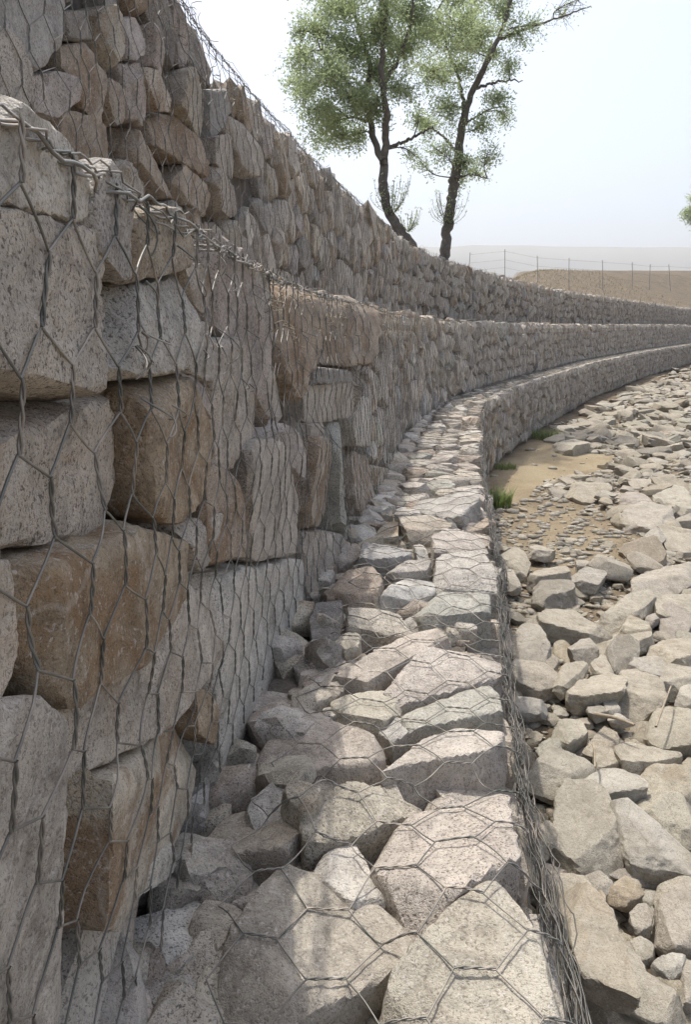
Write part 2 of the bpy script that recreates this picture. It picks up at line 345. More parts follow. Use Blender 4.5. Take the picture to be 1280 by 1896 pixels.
# ---- stones of the middle tier's near face, outlines taken off the photo and laid on the wall's own surface
MF = [
 ('w', [(-60,205),(0,195),(60,205),(150,270),(195,350),(195,385),(150,415),(60,395),(-60,370)], 'mossy pale boulder wedged under the rim wire of the middle tier, dirt on its underside'),
 ('g', [(-110,375),(0,383),(90,405),(170,435),(222,475),(235,560),(225,700),(205,733),(120,738),(-110,720)], 'large black speckled granite block directly below the mossy boulder'),
 ('u', [(190,318),(235,325),(257,370),(258,515),(238,518),(215,455),(165,425),(190,390)], 'rough bluish grey upright stone between mossy boulder and small angular block'),
 ('t', [(250,410),(285,390),(325,388),(345,410),(362,495),(300,515),(255,515)], 'small angular tan block on top of the smooth pale stone near the rim'),
 ('p', [(355,495),(385,500),(395,555),(380,580),(360,555)], 'fist sized pinkish stone beside the small angular tan block'),
 ('w', [(235,540),(300,515),(350,505),(368,560),(372,600),(345,680),(300,705),(255,715),(234,715)], 'smooth pale squarish stone beside the black speckled granite block'),
 ('g', [(372,590),(392,600),(398,640),(398,715),(375,695),(352,690),(362,650)], 'narrow pointed grey stone beside the smooth pale squarish stone'),
 ('p', [(-110,850),(0,835),(70,755),(110,745),(230,728),(262,740),(285,790),(293,850),(280,920),(272,960),(200,995),(10,1045),(-110,1065)], 'broad pinkish speckled slab with dark hollow over its corner'),
 ('o', [(275,715),(340,685),(368,720),(385,770),(403,795),(408,850),(395,920),(365,950),(330,958),(290,950),(285,900),(293,850),(275,760)], 'ochre and brown stone standing beside the broad pinkish slab'),
 ('v', [(347,688),(375,700),(405,755),(405,785),(372,745)], 'thin dark wedge leaning on the ochre and brown stone'),
 ('o', [(15,1050),(100,1020),(200,1000),(260,975),(300,965),(350,985),(368,1050),(345,1140),(300,1200),(262,1225),(150,1280),(60,1270),(30,1180)], 'big rusty brown stone with orange face, half in shadow'),
 ('g', [(350,970),(390,955),(410,965),(405,1010),(374,1060),(367,1010)], 'small grey wedge beside the rusty brown stone'),
 ('g', [(395,1068),(398,1200),(375,1260),(330,1335),(250,1385),(150,1450),(125,1400),(105,1320),(140,1290),(262,1232),(350,1145),(372,1070)], 'long slanting grey stone underneath the rusty brown one'),
 ('g', [(20,1332),(60,1305),(103,1330),(130,1420),(148,1560),(157,1700),(145,1896),(140,1990),(-110,1990),(-110,1340)], 'tall rounded grey stone in the lowest course nearest the camera'),
 ('p', [(-110,1075),(5,1065),(20,1120),(38,1300),(18,1325),(-110,1330)], 'tan grey stone above the tall rounded one, cut by the picture edge'),
 ('t', [(140,1462),(250,1392),(330,1350),(370,1370),(385,1410),(380,1480),(340,1530),(270,1600),(220,1680),(162,1770),(155,1650),(145,1540)], 'large coarse brown grey stone at the foot next to the tall rounded one'),
 ('w', [(275,1610),(325,1550),(335,1590),(302,1640),(265,1650)], 'small pale wedge at the wall foot under the coarse brown grey stone'),
 ('o', [(365,1275),(385,1290),(400,1330),(387,1372),(365,1342)], 'small orange brown chock stone beside the long slanting grey stone'),
 ('w', [(400,1062),(470,1048),(520,1038),(575,1032),(577,1130),(565,1190),(530,1212),(520,1270),(480,1330),(430,1410),(400,1440),(400,1330),(402,1250),(400,1150)], 'tall pale grey slab standing at the foot in the second row from camera'),
 ('p', [(400,620),(455,612),(460,650),(480,740),(478,790),(445,840),(410,850),(405,790)], 'upright speckled stone with flat top beside the ochre one'),
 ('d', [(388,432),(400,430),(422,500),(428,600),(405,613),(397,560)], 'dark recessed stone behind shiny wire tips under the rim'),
 ('v', [(395,427),(440,422),(468,455),(485,540),(508,640),(515,780),(500,800),(485,760),(470,650),(440,600),(425,500)], 'long grey to mauve slanting stone under the rim, streaked by wires'),
 ('w', [(470,475),(500,500),(510,540),(512,600),(492,570),(475,520)], 'pale cap stone touching the rim above the mauve slanting stone'),
 ('b', [(512,525),(530,525),(580,530),(592,560),(585,650),(570,700),(560,750),(545,700),(527,600)], 'brown rim stone with rounded top and curled wire ends in front'),
 ('b', [(600,545),(640,550),(668,590),(665,678),(640,680),(602,670),(594,600)], 'light brown rim stone under a dense wire tangle'),
 ('d', [(582,675),(635,682),(642,703),(577,706)], 'thin dark stone sandwiched over the level square block'),
 ('g', [(562,717),(600,710),(645,703),(650,770),(620,778),(565,776)], 'level square grey block halfway up the middle tier'),
 ('g', [(572,782),(610,780),(613,800),(590,815),(575,806)], 'small stone tucked below the level square block'),
 ('m', [(618,785),(637,785),(650,830),(660,940),(652,990),(640,1013),(622,980),(613,860)], 'tall narrow greenish slab below the level square block'),
 ('b', [(567,812),(610,818),(618,900),(616,980),(582,980),(570,900)], 'dark brown upright stone beside the tall greenish slab'),
 ('v', [(515,767),(545,790),(560,830),(562,900),(548,878),(517,832)], 'mauve brown stone above the pair of large pale blocks'),
 ('b', [(397,882),(445,852),(452,900),(450,960),(460,1038),(397,1055),(390,1000)], 'brownish block beside a larger pale one, second row from camera'),
 ('p', [(455,832),(490,822),(530,837),(546,900),(572,960),(571,1008),(545,1028),(468,1038),(457,960),(457,880)], 'large pale pink block with flat top above the tall pale slab'),
 ('p', [(579,990),(600,980),(640,980),(641,1012),(635,1050),(606,1090),(582,1110),(580,1032)], 'pinkish foot stone next to the tall pale slab'),
 ('b', [(662,832),(685,850),(688,960),(667,980),(662,900)], 'narrow brown upright beyond the tall greenish slab'),
 ('t', [(690,857),(715,862),(722,920),(702,940),(692,935)], 'rounded tan stone at the corner where the terrace narrows'),
 ('w', [(655,722),(690,732),(690,830),(664,825),(655,780)], 'pale upright behind dense wires above the narrow brown upright'),
]
UF = [
 ('u', [(-80,50),(-80,-160),(97,-160),(97,115),(68,135),(42,115),(35,65),(0,50)], 'big smooth slate grey stone near the top corner of the picture'),
 ('g', [(0,57),(20,65),(38,110),(43,170),(38,205),(0,215),(-80,215),(-80,57)], 'egg shaped grey stone below the big smooth slate one'),
 ('v', [(46,142),(100,132),(130,150),(140,185),(100,222),(50,208)], 'dark mauve round stone below the smooth slate one'),
 ('d', [(103,27),(170,24),(195,50),(180,78),(106,77)], 'flat dark brown stone over the knobbly upright'),
 ('b', [(110,85),(175,82),(188,130),(193,200),(165,220),(140,180),(115,130)], 'knobbly brown upright beside the dark mauve round stone'),
 ('b', [(95,225),(130,208),(180,222),(205,245),(202,300),(150,300),(100,260)], 'speckled brown stone just above the middle rim'),
 ('t', [(183,20),(215,12),(222,100),(206,135),(192,100)], 'tan upright with wires, second from the smooth slate stone'),
 ('b', [(193,147),(222,165),(226,215),(207,232),(194,200)], 'small brown stone beside the knobbly upright'),
 ('v', [(226,125),(245,122),(262,160),(275,205),(265,238),(237,225),(228,170)], 'mauve pear shaped stone'),
 ('v', [(224,32),(250,35),(262,108),(245,116),(228,112)], 'tall mauve stone above the pear shaped one'),
 ('v', [(265,52),(280,60),(297,95),(292,150),(270,125)], 'slim mauve stone leaning beside the tall mauve one'),
 ('p', [(257,125),(280,140),(305,185),(300,205),(280,205)], 'slanting pinkish sliver beside the pear shaped stone'),
 ('b', [(272,227),(300,210),(320,217),(378,285),(382,320),(370,333),(330,300),(287,270)], 'long slanting reddish brown stone with rounded end'),
 ('b', [(240,237),(262,242),(300,320),(330,372),(300,370),(250,312)], 'tan slanting stone just above the middle rim, beside the reddish one'),
 ('p', [(300,303),(330,304),(372,345),(400,410),(370,402),(335,362)], 'pink slanting stone below the long reddish one'),
 ('t', [(322,140),(350,135),(375,175),(382,258),(350,245),(312,208)], 'tan block beside the bluish stone'),
 ('u', [(382,170),(420,165),(425,210),(402,250),(385,253)], 'smooth bluish stone below the wire fringe of the topmost rim'),
 ('p', [(385,262),(430,257),(437,310),(430,325),(387,292)], 'pinkish block under the bluish stone'),
 ('p', [(383,305),(425,332),(450,390),(420,405),(402,395),(378,335)], 'slanting pinkish stone two below the bluish one'),
 ('g', [(429,217),(455,230),(485,290),(480,330),(452,325),(434,270)], 'long grey stone beside the bluish one'),
]
TT = [
 ('t', [(388,1850),(395,1780),(425,1720),(455,1660),(520,1620),(600,1640),(690,1700),(740,1720),(760,1760),(700,1810),(590,1820),(520,1840),(480,1950),(388,1950)], 'big sunlit flat boulder on the terrace half crossed by shadow at the bottom', 0),
 ('y', [(690,1960),(700,1830),(760,1780),(850,1680),(890,1660),(940,1670),(990,1730),(1040,1790),(1080,1870),(1095,1960)], 'big yellowish boulder at the terrace edge, bottom of the picture', 0.02),
 ('g', [(180,1770),(260,1710),(330,1700),(420,1705),(402,1790),(340,1850),(330,1880),(260,1870),(200,1820)], 'shaded boulder on the terrace beside the big sunlit flat one', -0.04),
 ('g', [(350,1615),(420,1608),(480,1635),(450,1680),(360,1685),(325,1635)], 'shaded low stone behind the shaded boulder on the terrace', -0.05),
 ('w', [(120,1830),(200,1835),(240,1960),(120,1960)], 'pale stone in the shade at the foot of the tall rounded face stone', -0.09),
 ('w', [(265,1872),(340,1868),(385,1875),(385,1960),(265,1960)], 'sliver of pale stone at the bottom edge of the picture', -0.07),
 ('p', [(672,1575),(720,1530),(780,1480),(880,1435),(938,1442),(948,1580),(957,1620),(880,1650),(790,1715),(770,1735),(737,1670)], 'large pinkish flat slab by the laced terrace edge', 0.015),
 ('w', [(545,1620),(590,1580),(625,1548),(660,1560),(690,1612),(712,1655),(700,1690),(640,1690)], 'triangular pale stone beside the large pinkish slab', 0.0),
 ('y', [(555,1550),(575,1500),(630,1470),(720,1445),(775,1445),(780,1470),(740,1510),(690,1540),(640,1550),(600,1568),(565,1575)], 'long rounded light stone with dark front, beside the little cobble', 0.01),
 ('y', [(520,1455),(560,1450),(600,1465),(590,1490),(560,1505),(530,1480)], 'little lumpy cobble lying loose on top of the terrace stones', 0.05),
 ('t', [(385,1545),(420,1495),(500,1487),(530,1520),(568,1585),(550,1608),(490,1600),(390,1592)], 'tan boulder partly in shade at the foot of the wall', -0.02),
 ('p', [(475,1400),(490,1350),(530,1330),(590,1340),(650,1370),(700,1378),(713,1420),(700,1440),(600,1430),(510,1432)], 'flat pinkish slab with soil crumbs at its edge', 0.0),
 ('w', [(700,1355),(715,1330),(745,1330),(755,1370),(725,1385)], 'small rounded pale stone between the slab and the yellow stone', -0.01),
 ('y', [(617,1297),(690,1277),(750,1277),(745,1310),(700,1350),(650,1350),(617,1322)], 'yellow stone with rusty underside on the terrace', 0.0),
 ('t', [(540,1285),(580,1268),(640,1275),(612,1298),(560,1315),(540,1305)], 'light wedge beside the yellow rusty stone', 0.0),
 ('w', [(598,1312),(640,1312),(637,1332),(597,1332)], 'small pale pebble between the light wedge and flat slab', -0.01),
 ('p', [(612,1260),(680,1210),(760,1165),(820,1145),(842,1160),(835,1185),(760,1215),(692,1263),(642,1273)], 'long narrow diagonal stone across the terrace', 0.02),
 ('p', [(722,1270),(760,1222),(850,1187),(900,1178),(935,1210),(927,1250),(880,1258),(800,1268),(750,1298),(727,1290)], 'broad pinkish stone behind the yellow one by the laced edge', 0.01),
 ('m', [(747,1332),(770,1312),(860,1282),(920,1264),(930,1318),(860,1333),(780,1348),(755,1365)], 'greenish tinged stone by the laced edge', 0.0),
 ('g', [(712,1420),(760,1382),(830,1352),(927,1337),(937,1360),(937,1400),(800,1412),(760,1422),(722,1438)], 'wide grey stone with steep dark front by the laced edge', 0.02),
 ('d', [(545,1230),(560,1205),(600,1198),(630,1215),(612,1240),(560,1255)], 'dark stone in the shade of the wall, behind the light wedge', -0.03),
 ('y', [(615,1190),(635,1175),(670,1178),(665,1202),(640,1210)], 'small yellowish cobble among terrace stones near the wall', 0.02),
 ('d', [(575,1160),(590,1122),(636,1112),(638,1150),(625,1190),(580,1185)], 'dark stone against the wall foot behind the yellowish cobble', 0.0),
 ('t', [(640,1120),(690,1118),(730,1130),(765,1158),(720,1165),(680,1160),(642,1163)], 'light flat stone with red brown front near the wall', 0.02),
 ('b', [(605,1090),(640,1062),(690,1057),(710,1080),(700,1100),(640,1108)], 'brown rounded stone at the wall foot', 0.03),
 ('w', [(802,1045),(830,1022),(900,1022),(925,1060),(928,1085),(812,1082)], 'smooth white slab by the terrace edge', 0.02),
 ('w', [(707,1087),(740,1064),(800,1070),(812,1092),(770,1108),(702,1112)], 'whitish slab next to the brown rounded stone', 0.01),
 ('m', [(768,1118),(830,1097),(907,1095),(910,1130),(850,1133),(790,1142)], 'flat stone with mossy front by the terrace edge', 0.01),
 ('g', [(705,1058),(740,1045),(800,1042),(790,1056),(740,1062)], 'thin grey stone in front of the bright chunky one', 0.02),
 ('u', [(662,1030),(667,1007),(758,1005),(763,1028),(720,1038),(670,1043)], 'bright chunky stone with bluish front', 0.03),
 ('w', [(764,1007),(785,1002),(800,1033),(777,1038)], 'small pale stone beside the bright chunky one', 0.01),
 ('p', [(797,1007),(830,987),(880,987),(905,1018),(850,1028),(802,1028)], 'pinkish stone at the terrace edge before the wire knot', 0.02),
 ('y', [(697,987),(715,972),(738,976),(738,997),(702,998)], 'small mossy yellow stone near the wall', 0.0),
 ('t', [(742,967),(800,957),(840,967),(820,985),(760,990)], 'tan flat stone behind the small mossy one', 0.02),
 ('w', [(767,927),(800,907),(870,902),(890,935),(860,950),(792,950)], 'pale humped stone where the terrace starts to narrow', 0.02),
]
GG = [
 (7,'t',[(180,610),(270,500),(350,470),(480,560),(490,600),(400,640),(300,645),(200,720)],'pale angular stone beside the laced wall edge'),
 (7,'w',[(430,650),(620,535),(700,640),(760,720),(560,730),(450,690)],'ribbed slab with parallel ridges'),
 (7,'t',[(340,660),(430,655),(550,740),(600,830),(650,930),(650,1000),(400,1020),(300,960),(310,860)],'large greenish tan slab with dark overhang'),
 (7,'w',[(585,820),(700,830),(870,900),(1000,940),(1000,1080),(900,1060),(720,1060),(680,1000),(622,900)],'big white granite slab'),
 (7,'t',[(240,1090),(380,1080),(440,1130),(510,1260),(500,1300),(400,1310),(280,1290),(250,1200)],'rounded tan boulder beside the hanging wire'),
 (7,'t',[(215,850),(300,840),(300,920),(240,1010),(215,1000)],'small slab between the laced edge and large tan slab'),
 (7,'g',[(420,1350),(470,1310),(520,1350),(500,1400),(430,1400)],'round cobble below the rounded tan boulder'),
 (7,'o',[(570,1170),(640,1110),(700,1140),(740,1200),(680,1230),(590,1220)],'orange brown angular stone'),
 (7,'g',[(455,1100),(530,1095),(580,1140),(550,1190),(480,1160)],'grey stone beside the orange one'),
 (7,'g',[(680,1300),(740,1250),(790,1290),(780,1350),(720,1370)],'round grey cobble below the orange stone'),
 (7,'t',[(780,1250),(830,1150),(940,1110),(1000,1150),(900,1200),(830,1250)],'curved stone under the white granite slab'),
 (7,'p',[(830,1260),(900,1190),(1000,1160),(1080,1200),(1080,1450),(900,1470),(840,1400)],'big rough stone cut by the picture edge'),
 (7,'p',[(530,1290),(590,1280),(630,1400),(600,1430),(530,1390)],'small pinkish stone beside a bleached stick'),
 (7,'t',[(620,1480),(690,1420),(770,1620),(720,1640),(600,1560)],'smooth block end on, above the tilted slab'),
 (7,'t',[(570,1640),(620,1570),(730,1640),(960,1770),(1000,1896),(850,1860),(640,1760),(580,1720)],'tilted thick slab low in the corner'),
 (7,'t',[(690,1430),(800,1440),(790,1500),(740,1510)],'small flat stone by the smooth block'),
 (7,'w',[(800,1530),(870,1490),(960,1510),(940,1580),(850,1600)],'pale square stone near the tilted slab'),
 (7,'p',[(940,1560),(1010,1530),(1080,1700),(960,1740)],'rough stone at the picture edge over the tilted slab'),
 (7,'t',[(300,1340),(420,1430),(520,1580),(580,1750),(620,1896),(640,2050),(450,2050),(400,1700),(310,1500)],'long grey slab leaning against the gabion'),
 (7,'t',[(680,600),(620,490),(780,440),(900,490),(910,530),(780,580),(710,600)],'flat tan stone behind the ribbed slab'),
 (7,'y',[(740,640),(980,540),(1080,600),(1080,730),(770,715)],'wide sandy slab beside the ribbed slab'),
 (7,'y',[(650,750),(800,735),(1000,745),(1000,920),(880,890),(700,790)],'second sandy slab above the white granite'),
 (7,'y',[(800,310),(880,260),(980,240),(1080,300),(1080,420),(850,430),(790,380)],'yellow sandy slab with worn top'),
 (7,'t',[(620,130),(700,105),(800,120),(840,190),(780,260),(700,280),(610,230)],'square tan block with smooth top'),
 (7,'t',[(360,220),(450,120),(560,100),(600,170),(590,230),(430,240)],'tan stone with shaded front'),
 (7,'g',[(680,90),(740,20),(820,40),(860,130),(720,110)],'rounded grey stone behind the square tan block'),
 (7,'m',[(210,470),(250,440),(310,450),(335,490),(250,520)],'mossy green cobble by the laced edge'),
 (7,'y',[(290,410),(340,350),(440,360),(460,410),(360,460),(300,440)],'yellow tan cobble behind the mossy one'),
 (7,'t',[(440,490),(560,385),(620,430),(600,470),(500,490)],'sharp ridge shaped stone'),
 (7,'u',[(100,250),(130,210),(230,230),(240,280),(130,290)],'flat bluish plate by the laced edge'),
 (7,'g',[(80,60),(200,50),(330,70),(300,150),(180,160),(90,120)],'flat pale plate beside the wall edge'),
 (7,'t',[(290,180),(330,90),(440,40),(460,80),(380,160),(330,210)],'long flat stone pointing away from the wall'),
 (7,'t',[(480,60),(540,20),(590,60),(580,110),(500,90)],'small brown stone beside a dark block'),
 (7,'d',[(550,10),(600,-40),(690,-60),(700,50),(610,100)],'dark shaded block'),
 (7,'g',[(570,310),(620,295),(680,330),(600,335)],'thin chip by a dead stick'),
 (7,'g',[(460,270),(510,250),(560,290),(500,305)],'grey chip beside the tan stone with shaded front'),
 (7,'g',[(545,240),(600,235),(630,280),(570,290)],'grey wedge under the square tan block'),
 (7,'w',[(880,240),(940,170),(1000,140),(1080,200),(960,240)],'pale stone over the yellow sandy slab'),
 (7,'t',[(865,100),(930,70),(1080,60),(1080,140),(870,180)],'sandy stone at the picture edge'),
 (7,'t',[(500,490),(620,490),(630,540),(520,560)],'half buried stone under the ridge shaped one'),
 (6,'g',[(880,1390),(1060,1270),(1180,1240),(1200,1340),(1060,1370),(1000,1430),(890,1420)],'long smooth grey slab slanting away'),
 (6,'t',[(970,1470),(1100,1440),(1200,1450),(1200,1540),(1010,1540)],'rounded slab below the long smooth one'),
 (6,'t',[(650,1560),(800,1480),(970,1470),(960,1510),(850,1560),(720,1600)],'long wedge in the middle of the rubble'),
 (6,'t',[(360,1620),(440,1570),(600,1555),(720,1610),(700,1660),(500,1640),(430,1630)],'big slab with dark front edge'),
 (6,'g',[(510,1350),(600,1320),(700,1330),(650,1385),(530,1370)],'grey wedge at the edge of bare soil'),
 (6,'d',[(330,1400),(370,1370),(520,1390),(540,1430),(400,1480),(330,1440)],'dark squat stone near the wall'),
 (6,'g',[(300,1340),(370,1300),(480,1310),(500,1350),(350,1360)],'flat stone leaning on the dark squat one'),
 (6,'t',[(720,1700),(850,1660),(920,1650),(950,1700),(850,1730),(740,1750)],'block with broad shaded face'),
 (6,'g',[(520,1740),(580,1690),(650,1680),(660,1760),(620,1790),(530,1780)],'jagged grey stone in a gap'),
 (6,'b',[(620,1830),(680,1770),(740,1790),(740,1850)],'small brown cobble under the shaded block'),
 (6,'g',[(840,1850),(870,1790),(960,1770),(1030,1830),(1040,1890),(870,1890)],'domed grey stone'),
 (6,'t',[(960,1740),(1050,1690),(1200,1700),(1200,1800),(1060,1800)],'rough tan stone at the picture edge'),
 (6,'g',[(200,1690),(330,1620),(400,1720),(360,1770),(230,1760)],'pointed flat stone close to the wall edge'),
 (6,'y',[(780,1640),(840,1560),(920,1570),(950,1640),(860,1660)],'yellowish lump beside the long wedge'),
 (6,'v',[(910,1580),(960,1520),(1000,1560),(950,1590)],'small mauve stone'),
 (6,'g',[(900,1140),(1000,1100),(1040,1130),(960,1180)],'grey block beside sloping plates'),
 (6,'t',[(1000,1090),(1160,1060),(1200,1160),(1060,1170),(1020,1120)],'broad plate near the picture edge'),
 (6,'g',[(820,1010),(900,980),(1050,1000),(1080,1060),(950,1070),(830,1050)],'wide flat stone at the head of the bare soil'),
 (6,'t',[(960,940),(1100,900),(1200,960),(1060,980)],'bright flat slab near the picture edge'),
 (6,'v',[(800,960),(860,890),(960,960),(880,980)],'pinkish pyramid shaped stone'),
 (6,'t',[(510,880),(560,830),(740,870),(620,910)],'thin slab edging the sand patch'),
 (6,'t',[(420,640),(520,610),(610,650),(520,670)],'brick like block at the far rim of the sand patch'),
 (6,'g',[(300,1200),(340,1180),(430,1220),(340,1250)],'little dark topped stone on bare soil'),
 (6,'g',[(550,1270),(650,1250),(660,1280),(560,1290)],'thin flake lying on bare soil'),
 (6,'g',[(160,1340),(200,1330),(250,1400),(170,1400)],'small pale stone close to the wall foot'),
 (6,'t',[(140,1250),(200,1230),(290,1260),(270,1310),(150,1300)],'flat tan stone close to the wall foot'),
]

class St:
    __slots__ = ('V', 'F', 'c', 't', 'label', 'key', 'tr', 'T', 'info')
def add_stone(lst, Vw, Fc, tint, label=None, T=None, info=None):
    s = St(); s.c = Vw.mean(0); s.V = Vw; s.F = Fc; s.t = tint; s.label = label; s.tr = label is not None; s.T = T; s.info = info
    px, py, dep = to_px(Vw[::max(1, len(Vw) // 40)])
    m = (dep > 0.05) & (px > 0) & (px < 1280) & (py > 0) & (py < 1896)
    s.key = 0 if not m.any() else float((px[m].max() - px[m].min() + 2) * (py[m].max() - py[m].min() + 2))
    lst.append(s); return s

FIELD = {}     # height fields for draping the wire: key -> (s0, v0, cell, array)
def hf_new(key, s1, v0, v1, cell=0.015, base=0.0):
    FIELD[key] = [cell, v0, np.full((int(s1 / cell) + 2, int((v1 - v0) / cell) + 2), base)]
def hf_add(key, U, Vv, H):
    cell, v0, A = FIELD[key]; i = np.round(U / cell).astype(int); j = np.round((Vv - v0) / cell).astype(int)
    m = (i >= 0) & (i < A.shape[0]) & (j >= 0) & (j < A.shape[1]); np.maximum.at(A, (i[m], j[m]), H[m])
def hf_done(key, dil=2, blur=2):
    A = FIELD[key][2]
    def sh(B, dx, dy): return np.roll(np.roll(B, dx, 0), dy, 1)
    for _ in range(dil): A = np.maximum.reduce([A, sh(A, 1, 0), sh(A, -1, 0), sh(A, 0, 1), sh(A, 0, -1)])
    for _ in range(blur): A = (A * 2 + sh(A, 1, 0) + sh(A, -1, 0) + sh(A, 0, 1) + sh(A, 0, -1)) / 6
    FIELD[key][2] = A
def hf_get(key, U, Vv, default):
    if key not in FIELD: return np.full(len(U), default)
    cell, v0, A = FIELD[key]; x = U / cell; y = (Vv - v0) / cell
    i = np.clip(np.floor(x).astype(int), 0, A.shape[0] - 2); j = np.clip(np.floor(y).astype(int), 0, A.shape[1] - 2)
    fx = np.clip(x - i, 0, 1); fy = np.clip(y - j, 0, 1)
    h = (A[i, j] * (1 - fx) + A[i + 1, j] * fx) * (1 - fy) + (A[i, j + 1] * (1 - fx) + A[i + 1, j + 1] * fx) * fy
    k = sstep(A.shape[0] * cell - 1.0, A.shape[0] * cell - 0.2, U)
    return h * (1 - k) + default * k
NEAR = 15.0
for T in 'LMU': hf_new('F' + T, NEAR, -0.1, 1.15); 
for T in 'LM': hf_new('T' + T, NEAR, -0.1, 0.8)

# traced face stones
TRACED = {'L': [], 'M': [], 'U': []}
for T, lst in (('M', MF), ('U', UF)):
    for k, pts, lab in lst:
        h = [face_hit(T, *p) for p in pts]; h = [(a, b) for a, b in [x for x in h if x is not None] if -0.12 < b < 1.2]
        if len(h) < 3: continue
        poly = convex(h); c2, n2, h2 = edges2(poly); TRACED[T].append(poly); h2 = h2 * 1.03 + 0.002
        sz = float(np.mean(h2)); fr = min(0.12, max(0.05, sz * 0.9)); nearf = float(sstep(3.6, 5.5, c2[0])) if T == 'M' else 0.7; cz = -fr + rng.uniform(-0.012, 0.014) * (0.3 + 0.7 * nearf)
        if 'dark recessed' in lab or 'hollow' in lab: cz -= 0.03
        V, Fc = poly_stone(c2, n2, h2, fr, 0.12, 5 if sz > 0.04 else 4, p=22, gap=0.001, amp=0.085, tiltf=0.05 + 0.05 * nearf, cuts=9, c3=1)
        X = V + np.array([c2[0], c2[1], cz]); hf_add('F' + T, X[:, 0], X[:, 1], X[:, 2])
        l = lab if T == 'M' else lab + ' in the topmost tier'
        add_stone(FACING, fmap(T, X), Fc, tint4(k, 0.04) * LIFT, l, T)

def clear_of(T, c):
    best = []
    for poly in TRACED[T]:
        p0 = np.array(poly); 
        if abs(p0[:, 0].mean() - c[0]) > 0.7: continue
        cc, n2, h2 = edges2(poly); d = (n2 @ (np.array(c) - cc)) - h2; i = int(np.argmax(d))
        if d[i] <= 0.02: return None
        if d[i] < 0.3: best.append((-n2[i], float(d[i])))
    return best
ORD = ['first', 'second', 'third', 'fourth', 'fifth', 'sixth', 'seventh', 'eighth', 'ninth', 'tenth', 'eleventh', 'twelfth', 'thirteenth', 'fourteenth', 'fifteenth', 'sixteenth', 'seventeenth', 'eighteenth', 'nineteenth']
TENS = ['', '', 'twenty', 'thirty', 'forty', 'fifty', 'sixty', 'seventy', 'eighty', 'ninety']
TENTH = ['', '', 'twentieth', 'thirtieth', 'fortieth', 'fiftieth', 'sixtieth', 'seventieth', 'eightieth', 'ninetieth']
def ordn(i):
    if i < 19: return ORD[i]
    n = i + 1
    if n >= 100: return 'hundred and ' + ordn(n - 101) if n > 100 else 'hundredth'
    return TENTH[n // 10] if n % 10 == 0 else TENS[n // 10] + '-' + ORD[n % 10 - 1]

def fill_face(T):
    L = TIER[T]['c']['L']; seeds = []
    s_end = L
    nc = 5; zc = np.linspace(0.1, 0.9, nc)
    for j in range(nc):
        s = rng.random() * 0.1
        while s < s_end:
            wd = rng.uniform(0.09, 0.24) if rng.random() < 0.8 else rng.uniform(0.22, 0.34)
            
            und = 0.05 * float(vnoise(np.array([[s * 1.7, j * 3.1, 5.0]]))[0])
            if rng.random() > 0.14: seeds.append((s + wd / 2, zc[j] + und + rng.normal(0, 0.045), j))
            s += wd
    S = np.array([(a, b) for a, b, _ in seeds]); C = [c for _, _, c in seeds]
    order = np.argsort(S[:, 0]); S = S[order]; C = [C[i] for i in order]
    xs = S[:, 0]
    for i in range(len(S)):
        c = S[i]; P, _ = at_s(T, np.array([c[0]])); dist = float(np.hypot(P[0, 0], P[0, 1]))
        if P[0, 1] < -0.6 or P[0, 1] > 66: continue
        cl = clear_of(T, c)
        if cl is None: continue
        a, b = np.searchsorted(xs, [c[0] - 0.45, c[0] + 0.45]); Q = S[a:b]; D = Q - c; l = np.linalg.norm(D, axis=1); m = (l > 1e-6) & (l < 0.42)
        # drop neighbours that are behind traced stones
        n2 = list(D[m] / l[m][:, None]); h2 = list(l[m] * 0.5)
        for n_, h_ in cl: n2.append(n_); h2.append(h_)
        topz = (0.90 if c[0] < 6.6 else 0.96) if T == 'L' else 1.0
        for n_, h_ in (((0, 1.0), topz + rng.uniform(-0.02, 0.05 if T != 'L' else 0.02) - c[1]), ((0, -1.0), c[1] + 0.03)): n2.append(np.array(n_)); h2.append(max(0.01, h_))
        n2 = np.array(n2); h2 = np.array(h2); sz = float(np.sort(h2)[:4].mean())
        lod = 4 if dist < 3.2 else 3 if dist < 9 else 2
        fr = min(0.1, max(0.04, sz)); cz = -fr + rng.normal(0, 0.012)
        # widen ext using nearest planes
        V, Fc = poly_stone(c, n2, h2, fr, 0.09, lod, p=16, gap=0.0015, amp=0.09 if lod > 2 else 0.05)
        if T == 'M' and c[0] < 3.42: cz -= 0.035
        elif T == 'M' and c[0] < 6 and cl: cz -= 0.05
        elif T == 'U' and cl: cz -= 0.02
        X = V + np.array([c[0], c[1], cz])
        if c[0] < NEAR: hf_add('F' + T, X[:, 0], X[:, 1], X[:, 2])
        k = rng.choice(list('gpbdtvumwo'), p=[.33, .25, .07, .07, .13, .05, .03, .03, .03, .01])
        add_stone(FACING, fmap(T, X), Fc, tint4(k) * LIFT, None, T, (k, C[i], c[0]))
for T in 'MUL': fill_face(T)

